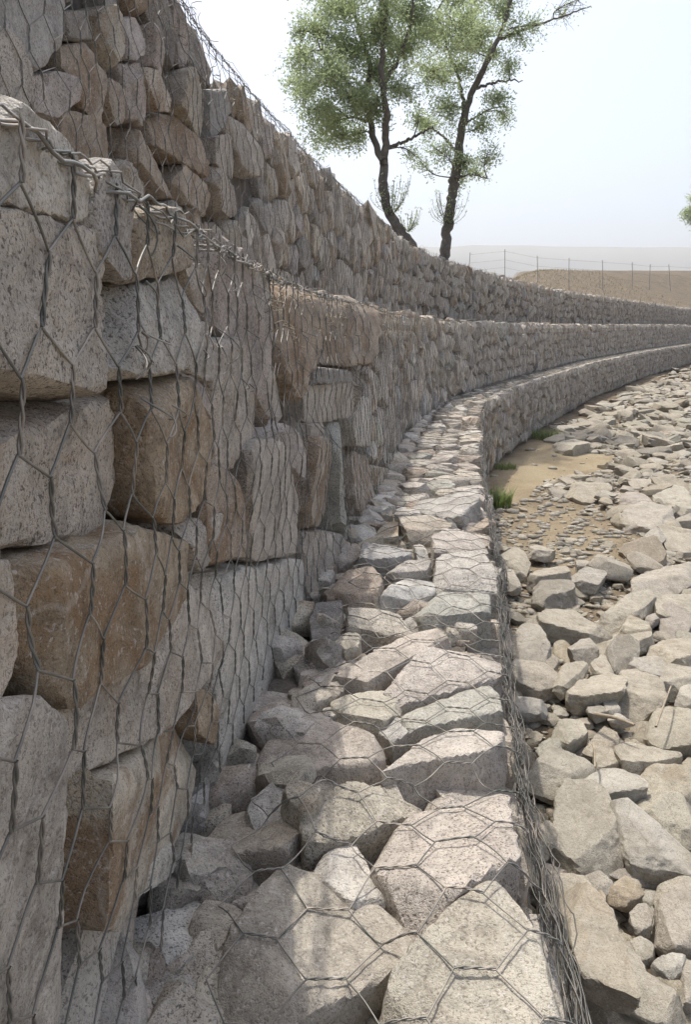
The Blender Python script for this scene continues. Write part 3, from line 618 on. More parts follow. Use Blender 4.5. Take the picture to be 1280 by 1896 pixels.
# terrace (top) stones
TRT = []
for k, pts, lab, dz in TT:
    w_ = [at_z(x, y, 1.0 + dz) for x, y in pts]; poly = convex([(p[0], p[1]) for p in w_]); c2, n2, h2 = edges2(poly); TRT.append(poly); h2 = h2 * 1.05 + 0.003
    sz = float(np.mean(h2)); th = min(0.1, max(0.03, sz * 0.75))
    V, Fc = poly_stone(c2, n2, h2, th, 0.10 if sz > 0.05 else 0.05, 5 if sz > 0.06 else 4, p=20, gap=0.004, tiltf=0.11, amp=0.075, splay=0.10)
    X = V + np.array([c2[0], c2[1], 1.0 + dz - th + 0.01])
    add_stone(TOPS, X, Fc, tint4(k, 0.05), lab)
def s_of(T, XY):
    c = TIER[T]['c']; q = c['q'][:900]; D = ((XY[:, None, :] - q[None]) ** 2).sum(2); i = D.argmin(1)
    d = XY - q[i]; return c['s'][i], -(d * c['n'][i]).sum(1)
for st in TOPS:
    s_, w_ = s_of('L', st.V[:, :2]); hf_add('TL', s_, w_, st.V[:, 2] - 1.0)
TRE = [edges2(p) for p in TRT]
def fill_top(T, wmax, s0=0.0):
    L = TIER[T]['c']['L']; S = []; s = s0
    rows = 4 if T == 'L' else 3; w0 = 0.0 if T == 'L' else 0.13
    for j in range(rows):
        s = s0 + rng.random() * 0.1
        while s < L:
            wd = rng.uniform(0.13, 0.34) if T == 'L' else rng.uniform(0.10, 0.26); S.append((s + wd / 2, w0 + (j + 0.5) * (wmax - w0) / rows + rng.normal(0, 0.02), j)); s += wd
    S.sort(); J = [a[2] for a in S]; S = np.array([(a[0], a[1]) for a in S]); xs = S[:, 0]
    for i in range(len(S)):
        c = S[i]; P = tmap(T, np.array([[c[0], c[1], 0]]))[0]; dist = math.hypot(P[0], P[1])
        if P[1] < -0.3 or P[1] > 66: continue
        if T == 'L' and dist < 4.4:
            gap_ = min(float((e_[1] @ (P[:2] - e_[0]) - e_[2]).max()) for e_ in TRE)
            if gap_ < 0.045: continue
        sunk = -0.035 if (T == 'L' and 0.6 < P[1] < 3.5) else 0.0
        a, b = np.searchsorted(xs, [c[0] - 0.4, c[0] + 0.4]); D = S[a:b] - c; l = np.linalg.norm(D, axis=1); m = (l > 1e-6) & (l < 0.4)
        n2 = list(D[m] / l[m][:, None]); h2 = list(l[m] * 0.5)
        if T == 'L' and dist < 4.4 and gap_ < 0.2: h2 = [min(q_, gap_ + 0.01) for q_ in h2]
        n2 += [np.array((0, -1.0)), np.array((0, 1.0))]; h2 += [max(0.02, c[1] - w0 + rng.uniform(0, .02)), max(0.02, wmax + 0.02 - c[1])]
        n2 = np.array(n2); h2 = np.array(h2); sz = float(np.sort(h2)[:4].mean()); th = min(0.09, max(0.04, sz * 0.8))
        V, Fc = poly_stone(c, n2, h2, th, 0.08, 4 if dist < 3.5 else 3 if dist < 7 else 2, p=19, gap=0.001, tiltf=0.10, amp=0.09)
        X = V + np.array([c[0], c[1], -th + rng.normal(0.0, 0.012) + sunk])
        if c[0] < NEAR: hf_add('T' + T, X[:, 0], X[:, 1], X[:, 2])
        k = rng.choice(list('gptwybm'), p=[.24, .24, .2, .16, .06, .06, .04])
        add_stone(TOPS, tmap(T, X), Fc, tint4(k), None, T, (k, J[i], c[0]))
fill_top('L', 0.66); fill_top('M', 0.5)
for _ in range(420):
    s_ = rng.uniform(3.3, 7.2); w_ = rng.uniform(0.04, 0.74); r_ = rng.uniform(0.025, 0.085); kk = 5; an = (np.arange(kk) + rng.uniform(-.3, .3, kk)) * 6.283 / kk
    V, Fc = poly_stone((0, 0), np.stack([np.cos(an), np.sin(an)], 1), r_ * rng.uniform(.7, 1.1, kk), r_ * .6, r_ * .6, 3, amp=0.1, tiltf=0.3)
    k = rng.choice(list('gptwyb')); add_stone(TOPS, tmap('L', V + np.array([s_, w_, -0.085 + rng.uniform(-.02, .03) + (0.03 if w_ > 0.45 else 0)])), Fc, tint4(k), None, 'L', (k, 5, s_))
for k in list(FIELD): hf_done(k)

# ------------------------------------------------------------ terrain
sand_px = [(896,925),(905,880),(950,835),(1000,812),(1060,838),(1140,842),(1120,868),(1010,882),(985,912),(945,925)]
SAND = [tuple(at_z(x, y, 0)[:2]) for x, y in sand_px]
dirt_px = [(918,960),(930,930),(1010,915),(1110,925),(1190,1000),(1170,1050),(1080,1085),(1000,1080),(940,1060),(925,1010)]
DIRT = [tuple(at_z(x, y, 0)[:2]) for x, y in dirt_px]
def gz(x, y):
    x = np.asarray(x, float); y = np.asarray(y, float)
    P = np.stack([x * 0.5, y * 0.5, np.zeros_like(x)], -1).reshape(-1, 3)
    h = 0.09 * fbm(P, 3).reshape(x.shape)
    wx = np.interp(y, TIER['L']['c']['q'][:, 1], TIER['L']['c']['q'][:, 0])
    pile = 0.16 * sstep(2.2, 5.0, x - wx)          # rubble banks up away from the wall
    far = np.exp(-((x - 8) ** 2 + (y - 10) ** 2) / 5000.0)
    return (h * 0.6 + pile) * far + rise(y) * far - 0.03
def ground():
    xs = np.r_[np.linspace(-2500, -60, 20)[:-1], np.linspace(-60, -2, 12)[:-1], np.arange(-2, 7, 0.12), np.arange(7, 30, 0.5), np.linspace(30, 80, 20)[1:], np.linspace(100, 2500, 20)]
    ys = np.r_[np.linspace(-2500, -20, 16)[:-1], np.linspace(-20, 0, 12)[:-1], np.arange(0, 14, 0.12), np.arange(14, 50, 0.5), np.linspace(50, 120, 20)[1:], np.linspace(150, 3000, 20)]
    Xg, Yg = np.meshgrid(xs, ys); Z = gz(Xg, Yg)
    V = np.stack([Xg, Yg, Z], -1).reshape(-1, 3); ny, nx = Xg.shape; idx = np.arange(nx * ny).reshape(ny, nx)
    Fq = np.stack([idx[:-1, :-1], idx[:-1, 1:], idx[1:, 1:], idx[1:, :-1]], -1).reshape(-1, 4)
    sc_, sr = np.mean(SAND, axis=0), 0
    def near(poly, soft):
        out = np.zeros(len(V)); m = np.where((np.abs(V[:, 0] - 3) < 8) & (np.abs(V[:, 1] - 9) < 9))[0]
        cc, n2, h2 = edges2(convex(poly))
        d = ((V[m, :2] - cc) @ n2.T - h2).max(1) + 0.12 * fbm(V[m] * 2.2, 2); out[m] = 1 - sstep(-soft, soft, d); return out
    t = np.clip(near(SAND, 0.3) + 0.6 * near(DIRT, 0.6), 0, 1)
    o = mesh_obj('ground', V, Fq, M_SOIL, tint=np.column_stack([t, t, t, np.ones_like(t)])); tag(o, kind='structure')
ground()
def plateau_z(x, y, w):
    bank = np.maximum(0, 0.0735 * y - 1.30) * sstep(0.3, 12.5, w) * sstep(-5.5, 2.5, x - 0.215 * y) * sstep(20, 30, y)
    return 3.0 - 0.06 + rise(y) + 0.05 * fbm(np.stack([x * .4, y * .4, 0 * x], -1), 2) + 0.06 * np.minimum(w, 3) + bank
def plateau():
    c = TIER['U']['c']; line = np.vstack([c['q'][::12], [(60, 88), (90, 115), (160, 180), (400, 420), (2500, 2500)]])
    seg = np.diff(line, axis=0); d_ = np.r_[0, np.cumsum(np.linalg.norm(seg, axis=1))]; tt = np.r_[np.arange(0, d_[len(c['q'][::12]) - 1], 0.25), np.geomspace(d_[len(c['q'][::12]) - 1], d_[-1], 80)]
    line = np.stack([np.interp(tt, d_, line[:, 0]), np.interp(tt, d_, line[:, 1])], 1)
    tg = np.gradient(line, axis=0); tg /= np.linalg.norm(tg, axis=1, keepdims=True); nl = np.stack([tg[:, 1], -tg[:, 0]], 1)
    xs = np.r_[np.geomspace(-2500, -10, 24), np.arange(-9.5, 46, 0.5), np.geomspace(47, 2500, 30)]
    ys = np.r_[-2500, -600, -100, np.arange(-8, 90, 0.5), np.geomspace(91, 3000, 30)]
    X, Y = np.meshgrid(xs, ys); P = np.stack([X.ravel(), Y.ravel()], 1); sd = np.empty(len(P)); ix = np.empty(len(P), int)
    for k in range(0, len(P), 2000):
        D = P[k:k + 2000, None, :] - line[None]; i = (D ** 2).sum(2).argmin(1); ix[k:k + 2000] = i; sd[k:k + 2000] = (D[np.arange(len(i)), i] * nl[i]).sum(1)
    inside = (sd < -0.35).reshape(X.shape)
    Q = P.copy(); o = sd >= -0.35; Q[o] = line[ix[o]] - nl[ix[o]] * 0.35
    Z = plateau_z(Q[:, 0], Q[:, 1], np.maximum(0.35, -sd)); idx = np.arange(len(P)).reshape(X.shape)
    ok = inside[:-1, :-1] | inside[:-1, 1:] | inside[1:, 1:] | inside[1:, :-1]
    Fq = np.stack([idx[:-1, :-1], idx[:-1, 1:], idx[1:, 1:], idx[1:, :-1]], -1)[ok]
    tag(mesh_obj('field_terrain', np.column_stack([Q, Z]), Fq, M_FIELD), kind='structure')
plateau()
def hills(dist, h0, seed, name, lo=-1500, hi=2600):
    xs = np.linspace(lo, hi, 160); V = []
    prof = lambda x: h0 * (1 + 0.16 * np.sin(x / 420.0 + seed) + 0.05 * fbm(np.stack([x / 160, 0 * x + seed, 0 * x], -1), 4)) * (1 - 0.18 * sstep(-100, 500, x))
    for k, (dy, f) in enumerate(((-220, 0), (-140, .35), (-70, .75), (0, 1.0), (120, .8), (300, 0))):
        V.append(np.column_stack([xs, np.full_like(xs, dist + dy) + 20 * fbm(np.stack([xs / 90, 0 * xs + k, 0 * xs], -1), 2), prof(xs) * f - 3]))
    V = np.array(V); a, b, _ = V.shape; idx = np.arange(a * b).reshape(a, b)
    tag(mesh_obj(name, V.reshape(-1, 3), np.stack([idx[:-1, :-1], idx[:-1, 1:], idx[1:, 1:], idx[1:, :-1]], -1).reshape(-1, 4), M_HILL), kind='structure')
hills(1250, 138, 0.4, 'hill')

# ------------------------------------------------------------ rubble
def rub_stone(c, n2, h2, th, lod, tilt, p=18, amp=0.10, cutlo=0.68):
    k = len(n2); Nn = []; H = []
    for i in range(k):
        t = rng.normal(-0.05, 0.30); v = np.array([n2[i][0], n2[i][1], t]); v /= np.linalg.norm(v); Nn.append(v); H.append(max(0.01, h2[i]))
    v = np.array([rng.normal(0, 0.10), rng.normal(0, 0.10), 1]); v /= np.linalg.norm(v); Nn.append(v); H.append(th)
    for _ in range(rng.integers(1, 4)):
        a = rng.random() * 6.28; t = rng.uniform(0.3, 1.2); v = np.array([math.cos(a) * t, math.sin(a) * t, 1]); v /= np.linalg.norm(v); Nn.append(v); H.append(th * rng.uniform(0.95, 1.2) + 0.25 * float(np.mean(h2)) * t)
    Nn.append(np.array([0, 0, -1.0])); H.append(th)
    V, Fc = shape(np.array(Nn), np.array(H), np.array([np.mean(h2), np.mean(h2), th]), lod, p * 1.6, amp * (1.25 if lod > 3 else 0.9), rng.random(3) * 50, cuts=12, cutlo=cutlo)
    M = np.array(Matrix.Rotation(tilt[0], 3, 'X') @ Matrix.Rotation(tilt[1], 3, 'Y')); return V @ M.T, Fc
TRG = []
for reg, k, pts, lab in GG:
    f = full(reg, pts); g0 = float(gz(*np.mean([at_z(x, y, 0.1)[:2] for x, y in f], axis=0)))
    zt = g0 + 0.13; w_ = [at_z(x, y, zt) for x, y in f]; poly = convex([(p[0], p[1]) for p in w_]); c2, n2, h2 = edges2(poly); TRG.append(poly); h2 = h2 * 1.18
    sz = float(np.mean(h2)); th = min(0.11, max(0.025, sz * 0.42)); tl = (rng.normal(0.06, 0.07), rng.normal(0, 0.08))
    V, Fc = rub_stone(c2, n2, h2, th, 5 if sz > 0.1 else 4, tl, cutlo=0.82)
    z0 = zt - th if sz > 0.09 else g0 + 0.09 - th * 0.5
    if 'leaning against' in lab: z0 += 0.2
    add_stone(RUB, V + np.array([c2[0], c2[1], z0]), Fc, tint4(k, 0.05), lab + ', in the rubble' if len(lab.split()) < 12 else lab)
def wall_x(y): return np.interp(y, TIER['L']['c']['q'][:, 1], TIER['L']['c']['q'][:, 0])
pl = []
def scatter(n, y0, y1, x1, rlo, rhi, lod, dens=0.75, zadd=0.0):
    for _ in range(n):
        y = y0 + (y1 - y0) * rng.random(); wx = wall_x(y); x = wx + 0.06 + (x1) * rng.random()
        r = rlo + (rhi - rlo) * rng.random() ** 2.2
        cx_, nrm = wx, 0
        # stay outside the wall face
        P, n_ = TIER['L']['c']['q'], TIER['L']['c']['n']; i = int(np.argmin((P[:, 0] - x) ** 2 + (P[:, 1] - y) ** 2))
        if np.dot(np.array([x, y]) - P[i], n_[i]) < r * 0.8 + 0.05: continue
        if r > 0.03 and any(inpoly(x + a_ * r, y + b_ * r, SAND) for a_, b_ in ((0, 0), (1, 0), (-1, 0), (0, 1), (0, -1), (0, -2.2))): continue
        if inpoly(x, y, DIRT) and (r > 0.08 or rng.random() < 0.86): continue
        if y > 2.4 and x - wx < 0.5 and r > 0.07: continue
        if zadd and (inpoly(x, y, DIRT) or any(inpoly(x + a_ * r, y + b_ * r, q_) for q_ in TRG for a_, b_ in ((1, 0), (-1, 0), (0, 1), (0, -1)))): continue
        if y < 7 and any(inpoly(x, y, p) for p in TRG): continue
        near = [q for q in pl if abs(q[0] - x) < 0.7 and abs(q[1] - y) < 0.7] if y < 12 else []
        if any(math.hypot(q[0] - x, q[1] - y) < (q[2] + r) * dens for q in near): continue
        if y < 12: pl.append((x, y, r))
        kk = rng.integers(3, 7); an = np.sort(rng.random(kk) * 6.28 / kk + np.arange(kk) * 6.28 / kk); el = rng.uniform(0.55, 1.5); ro = rng.random() * 3.14
        n2 = np.stack([np.cos(an), np.sin(an)], 1); h2 = r * rng.uniform(0.75, 1.05, kk) * np.sqrt(np.cos(an - ro) ** 2 * el ** 2 + np.sin(an - ro) ** 2 / el ** 2)
        th = r * rng.uniform(0.15, 0.40)
        V, Fc = rub_stone((x, y), n2, h2, th, lod, (rng.normal(0.06, 0.22), rng.normal(0, 0.2)))
        k = rng.choice(list('gptwybmvd'), p=[.22, .12, .34, .12, .08, .04, .03, .02, .03])
        add_stone(RUB, V + np.array([x, y, float(gz(x, y)) + th * rng.uniform(0.1, 0.9) + 0.01 + zadd]), Fc, tint4(k, .12) * np.array([.84, .83, .81, 1], np.float32), None, 'G', (k, x, y))
scatter(2000, 1.2, 4.2, 2.6, 0.02, 0.14, 4, 0.86)
scatter(3000, 4.2, 8, 4.2, 0.03, 0.19, 3, 0.80)
scatter(260, 1.3, 4.2, 2.4, 0.06, 0.15, 4, 0.35, 0.055)
scatter(520, 4.2, 8.5, 4.2, 0.07, 0.20, 3, 0.32, 0.06)
scatter(3000, 8, 16, 7, 0.05, 0.24, 3, 0.6)
scatter(1500, 16, 28, 10, 0.1, 0.3, 2)
scatter(900, 28, 48, 14, 0.12, 0.34, 1)

# ------------------------------------------------------------ turn stones into objects
def emit(lst, name, limit, group, labeller, mat, stuff_name, stuff_label, sharp=34):
    lst.sort(key=lambda s: (not s.tr, -s.key)); own = [s for s in lst[:limit] if s.key > 0 or s.tr]; ids = set(map(id, own)); rest = [s for s in lst if id(s) not in ids]
    labels = labeller(own); used = set()
    for s, lab in zip(own, labels):
        o = mesh_obj(name, s.V - s.c, s.F, mat, loc=s.c, tint=s.t, sharp=sharp); tag(o, lab, 'stone', group)
    b = Bag()
    for s in rest: b.add(s.V, s.F, s.t)
    if b.n: tag(b.obj(stuff_name, mat, sharp=sharp), stuff_label, 'stones', kind='stuff')
def szw(s):
    e = np.ptp(s.V, axis=0).max(); return 'small' if e < 0.17 else 'medium' if e < 0.27 else 'large'
def lab_face(own):
    out = {}; cnt = {}
    for s in sorted([s for s in own if not s.tr], key=lambda s: s.info[2]):
        q = (s.T, s.info[1]); i = cnt.get(q, 0); cnt[q] = i + 1
        cr = ['bottom', 'second', 'third', 'fourth', 'top'][s.info[1]]
        sh = 'upright' if np.ptp(s.V[:, 2]) > 1.25 * np.hypot(np.ptp(s.V[:, 0]), np.ptp(s.V[:, 1])) * 0.8 else 'blocky'
        out[id(s)] = f'{szw(s)} {sh} {WORD[s.info[0]]} stone, {ordn(i)} along the {cr} course of the {NAME[s.T]} tier'
    return [s.label if s.tr else out[id(s)] for s in own]
def lab_top(own):
    out = {}; cnt = {}
    for s in sorted([s for s in own if not s.tr], key=lambda s: s.info[2]):
        q = (s.T, s.info[1]); i = cnt.get(q, 0); cnt[q] = i + 1
        rw = ['outer edge', 'second', 'third', 'inmost', 'inmost', 'gap filling'][s.info[1]]
        out[id(s)] = f'{WORD[s.info[0]]} {szw(s)} stone, {ordn(i)} in {rw} row on the {NAME[s.T]} tier'
    return [s.label if s.tr else out[id(s)] for s in own]
def lab_rub(own):
    out = {}; rows = {}
    for s in [s for s in own if not s.tr]: rows.setdefault(int(s.info[2] / 0.35), []).append(s)
    for ri, r in enumerate(sorted(rows)):
        for i, s in enumerate(sorted(rows[r], key=lambda s: s.info[1])):
            out[id(s)] = f'{szw(s)} {WORD[s.info[0]]} loose stone, {ordn(i)} from the wall foot in the {ordn(ri)} row of rubble'
    return [s.label if s.tr else out[id(s)] for s in own]
emit(FACING, 'facing_stone', 300, 'stones packed upright in the wall faces', lab_face, M_FACE, 'packed_stones', 'small far off granite stones packed behind wire in the three wall faces')
emit(TOPS, 'terrace_stone', 220, 'stones lying flat on top of the wall tiers', lab_top, M_FACE, 'tier_top_stones', 'far off flat stones on top of the wall tiers')
emit(RUB, 'rubble_stone', 300, 'loose rubble stones in front of the wall', lab_rub, M_RUB, 'rubble', 'far off loose rubble of tan and grey stones', 26)

# gravel between the rubble and crumbs on the terrace
def gravel():
    b = Bag(); V0, F0 = ICO[1]
    for i in range(21000):
        if i < 20000:
            y = 1.2 + 11 * rng.random() ** 1.3; x = wall_x(y) + 0.08 + rng.random() ** 1.2 * (1.5 + y * 0.45)
            P, n_ = TIER['L']['c']['q'], TIER['L']['c']['n']
            if inpoly(x, y, SAND) and rng.random() < 0.985: continue
            if inpoly(x, y, DIRT) and rng.random() < 0.55: continue
            z = float(gz(x, y)) + 0.004; r = (0.006 + 0.05 * rng.random() ** 2.6) * (0.8 + 0.05 * y)
        else:
            s = 3.3 + 4 * rng.random(); w_ = 0.18 + 0.36 * rng.random(); p = tmap('L', np.array([[s, w_, -0.05 - 0.03 * rng.random()]]))[0]; x, y, z = p; r = 0.004 + 0.014 * rng.random() ** 2
        V = V0 * (r * np.array([1.25, .9, .5]) * rng.uniform(0.6, 1.3, 3)) * (1 + 0.25 * rng.normal(0, 1, (len(V0), 1)).clip(-1, 1)); a = rng.random() * 6.28
        Rm = np.array([[math.cos(a), -math.sin(a), 0], [math.sin(a), math.cos(a), 0], [0, 0, 1]])
        b.add(V @ Rm.T + np.array([x, y, z]), F0, tint4(rng.choice(list('gtwybd')), .1))
    tag(b.obj('gravel', M_RUB, smooth=False), 'stone chips and gravel between the rubble blocks', 'gravel', kind='stuff')
gravel()

# ------------------------------------------------------------ gabion baskets
def hexmesh(T, kind, parent):
    """double twisted hexagonal mesh over a tier's face or top"""
    W, Tw, Dg = (0.108, 0.052, 0.035) if kind == 'F' else (0.125, 0.055, 0.045); Rh = Tw + Dg; L = TIER[T]['c']['L']; vmax = 1.0 if kind == 'F' else 0.50
    ni = int(L / W); nj = int(vmax / Rh) + 1; key = kind + T; b = Bag()
    seed = rng.random(3) * 40
    def warp(A, B, jit):
        P = np.stack([A * 3.0, B * 3.0, np.zeros_like(A)], -1).reshape(-1, 3) + seed
        return A + (0.022 * vnoise(P)).reshape(A.shape) + jit[0], B + (0.018 * vnoise(P + 20)).reshape(B.shape) + jit[1]
    J = rng.normal(0, 0.0035, (ni + 3, nj + 3, 2, 2))
    def world(A, B, lift):
        sh = A.shape; a = A.ravel(); bb = B.ravel()
        lim = 1.02 if kind == 'F' else 0.52
        bb = np.clip(bb, 0.0 if kind == 'F' else -0.01, lim)
        h = hf_get(key, a, bb, 0.022 if kind == 'F' else 0.03) if kind == 'F' else hf_get(key, a, bb, 0.03)
        h = h + lift.ravel() + 0.006 * vnoise(np.stack([a * 9, bb * 9, 0 * a], -1)) + 0.003
        X = np.column_stack([a, bb, h]); return (fmap if kind == 'F' else tmap)(T, X).reshape(*sh, 3)
    for j in range(-1, nj + 1):
        i = np.arange(ni); a0 = i * W + (j % 2) * W / 2
        P, _ = at_s(T, a0); d = np.hypot(P[:, 0], P[:, 1]); ok = P[:, 1] > -1.2
        for lod, m in (('n', ok & (d < 5.5)), ('f', ok & (d >= 5.5))):
            ii = i[m]; 
            if not len(ii): continue
            A0 = a0[m]
            nA, nB = warp(A0, np.full(len(ii), j * Rh), J[ii, j + 1, 0].T); tA, tB = warp(A0, np.full(len(ii), j * Rh + Tw), J[ii, j + 1, 1].T)
            # diagonals to the next row
            sh_ = (j + 1) % 2; off = 0 if j % 2 == 0 else 1
            m_ = 6 if lod == 'n' else 3
            if tB.mean() < vmax + 0.04 and nB.mean() > -0.06:
                if lod == 'n':
                    t = np.linspace(0, 1, 9)[None]
                    for ph in (0, math.pi):
                        ang = t * 3 * math.pi + ph; rr = 0.0013
                        A = nA[:, None] * (1 - t) + tA[:, None] * t + rr * np.cos(ang); B = nB[:, None] * (1 - t) + tB[:, None] * t
                        b.add(*tubes(world(A, B, np.broadcast_to(0.0013 + rr * np.sin(ang), A.shape)), 0.0012, 5))
                else:
                    t = np.linspace(0, 1, 2)[None]; A = nA[:, None] * (1 - t) + tA[:, None] * t; B = nB[:, None] * (1 - t) + tB[:, None] * t
                    b.add(*tubes(world(A, B, np.zeros_like(A)), 0.0032, 3))
            if tB.mean() < vmax - Dg * 0.5 and tB.mean() > -0.03:
                for dd in (off - 1, off):
                    k2 = np.clip(ii + dd, 0, ni); A2 = k2 * W + sh_ * W / 2
                    eA, eB = warp(A2, np.full(len(ii), (j + 1) * Rh), J[k2, j + 2, 0].T)
                    t = np.linspace(0, 1, m_)[None]; A = tA[:, None] * (1 - t) + eA[:, None] * t; B = tB[:, None] * (1 - t) + eB[:, None] * t
                    b.add(*tubes(world(A, B, np.zeros_like(A)), 0.00125 if lod == 'n' else 0.0016, 5 if lod == 'n' else 3))
    b.obj('face_mesh' if kind == 'F' else 'lid_mesh', M_WIRE, parent)
def lacing(T, n_strands, spread_out, spread_down, parent, s1=9.0, coils=True):
    b = Bag(); s = np.arange(2.2, s1, 0.018)
    base = hf_get('F' + T, s, np.full(len(s), 0.97), 0.02); topz = hf_get('T' + T, s, np.full(len(s), 0.02), 0.02) if ('T' + T) in FIELD else np.full(len(s), 0.01)
    for q in range(n_strands):
        o1 = rng.random() * spread_out; d1 = rng.random() * spread_down; f = rng.uniform(5, 16); sd = rng.random(3) * 40
        P = np.stack([s * f * 0.5, 0 * s, 0 * s], -1) + sd
        nn = base * 0.6 + o1 * 0.7 + 0.018 * vnoise(P) + 0.010 * vnoise(P * 5); zz = 1.0 + topz * 0.8 - d1 + 0.02 * vnoise(P + 9) + 0.011 * vnoise(P * 6 + 3)
        b.add(*tubes(fmap(T, np.column_stack([s, zz, nn]))[None], 0.0011 if q % 4 else 0.0017, 5))
    if coils:   # binding wire wound round the selvedge
        for ph in (0, 2.0):
            t = np.arange(2.2, s1, 0.004); r = 0.004 + 0.002 * vnoise(np.stack([t * 3, 0 * t, 0 * t + ph], -1)); an = t * 2 * math.pi / (0.11) + 5 * vnoise(np.stack([t * 2, 0 * t + 4, 0 * t], -1)) + ph
            bs = np.interp(t, s, base); tz = np.interp(t, s, topz)
            b.add(*tubes(fmap(T, np.column_stack([t, 1.0 + tz * 0.8 + r * np.sin(an), bs * 0.6 + r * np.cos(an)]))[None], 0.0013, 5))
    b.obj('lacing_wire', M_LACE if T == 'L' else M_WIRE, parent)
def wire_ends(T, n, s0, s1, parent, zlo=0.75, zhi=1.02, long=0.05):
    """loose curled wire tips near the rim"""
    for _ in range(n):
        b = Bag()
        s = s0 + (s1 - s0) * rng.random() ** 1.4; z = zlo + (zhi - zlo) * rng.random(); n0 = float(hf_get('F' + T, np.array([s]), np.array([z]), 0.02)[0]) + 0.004
        t = np.linspace(0, 1, 8); L = long * rng.uniform(0.5, 1.6); a = rng.uniform(-2.6, -0.3); cu = rng.uniform(-2.5, 2.5)
        an = a + cu * t; ds = np.cumsum(np.cos(an)) * L / 8; dz = np.cumsum(np.sin(an)) * L / 8; dn = np.sin(t * 2.5) * L * rng.uniform(0.1, 0.6)
        b.add(*tubes(fmap(T, np.column_stack([s + ds, z + dz, n0 + dn]))[None], np.linspace(0.0012, 0.0010, 8)[None], 5))
        b.obj('loose_wire_end', M_WIRE, parent)
def fringe(T, n, s0, s1, parent):
    """tangle of dry stems and wire on the rim"""
    b = Bag()
    for _ in range(n):
        s = s0 + (s1 - s0) * rng.random(); t = np.linspace(0, 1, 7); L = rng.uniform(0.03, 0.11); cl = 0.5 + 0.5 * float(vnoise(np.array([[s * 1.3, 3.0, 1.0]]))[0])
        if rng.random() > cl + 0.2: continue
        X = np.column_stack([s + L * rng.normal(0, .6) * t + 0.02 * np.sin(t * rng.uniform(2, 9)), 0.97 + rng.uniform(-0.12, 0.03) + L * rng.normal(0.12, .45) * t - 0.1 * L * t ** 2, 0.01 + L * rng.normal(0.1, .35) * t + 0.01 * np.sin(t * rng.uniform(2, 9))])
        b.add(*tubes(fmap(T, X)[None], 0.0014, 4))
    return b
def core(T, depth, parent):
    s = np.arange(0.0, TIER[T]['c']['L'], 0.1); zz = np.linspace(-0.05, 0.93, 14); A, B = np.meshgrid(s, zz)
    nz = -0.10 - (0.02 * fbm(np.stack([A * 4, B * 4, 0 * A], -1).reshape(-1, 3), 2)).reshape(A.shape)
    X = np.stack([A, B, nz], -1).reshape(-1, 3); V1 = fmap(T, X); a, b_ = A.shape
    wv = np.linspace(0.10, depth, 8); A2, B2 = np.meshgrid(s, wv)
    X2 = np.stack([A2, B2, -0.07 + 0.02 * np.sin(A2 * 9) * np.cos(B2 * 17)], -1).reshape(-1, 3); V2 = tmap(T, X2)
    V = np.vstack([V1, V2]); i1 = np.arange(len(V1)).reshape(a, b_); i2 = np.arange(len(V2)).reshape(8, -1) + len(V1)
    idx = np.vstack([i1, i2])
    Fq = np.stack([idx[:-1, :-1], idx[:-1, 1:], idx[1:, 1:], idx[1:, :-1]], -1).reshape(-1, 4)
    mesh_obj('stone_core', V, Fq, M_CORE, parent)
GB = {}
for T, lab, dp in (('L', 'lowest wire gabion tier forming the narrow stone topped terrace', 0.62), ('M', 'middle wire gabion tier rising beside the terrace with a ragged wire rim', 0.62), ('U', 'topmost wire gabion tier standing below the two trees', 0.9)):
    g = empty('gabion_basket', (*at_s(T, np.array([2.5]))[0][0], TIER[T]['top'] - 1), lab, 'gabion', 'wire gabion tiers of the curved retaining wall')
    GB[T] = g
class _K:      # parts are built in world space, then parented keeping place
    pass
def part_wrap(fn, g, *a, **k):
    before = set(bpy.data.objects); fn(*a, **k); 
    for o in set(bpy.data.objects) - before:
        o.parent = g; o.matrix_parent_inverse = Matrix.Translation(-g.location)
for T in 'LMU':
    g = GB[T]
    part_wrap(core, g, T, 0.85 if T != 'U' else 0.9, None)
    part_wrap(hexmesh, g, T, 'F', None)
    if T != 'U': part_wrap(hexmesh, g, T, 'T', None)
part_wrap(lacing, GB['L'], 'L', 20, 0.032, 0.12, None, 9.0)
part_wrap(lacing, GB['M'], 'M', 4, 0.005, 0.010, None, 9.0)
part_wrap(lacing, GB['U'], 'U', 6, 0.01, 0.03, None, 12.0)
part_wrap(wire_ends, GB['M'], 'M', 80, 3.8, 8.0, None)
part_wrap(wire_ends, GB['L'], 'L', 45, 3.6, 8.0, None, 0.8, 1.0)
b = fringe('U', 450, 3.0, 16, None); tag(b.obj('dry_stems', M_STICK), 'tangle of dry stems caught along the topmost rim wires', 'dry stems', kind='stuff')
b = fringe('M', 350, 4.5, 12, None); tag(b.obj('dry_stems', M_STICK), 'short dry stems caught in the middle rim wires', 'dry stems', kind='stuff')

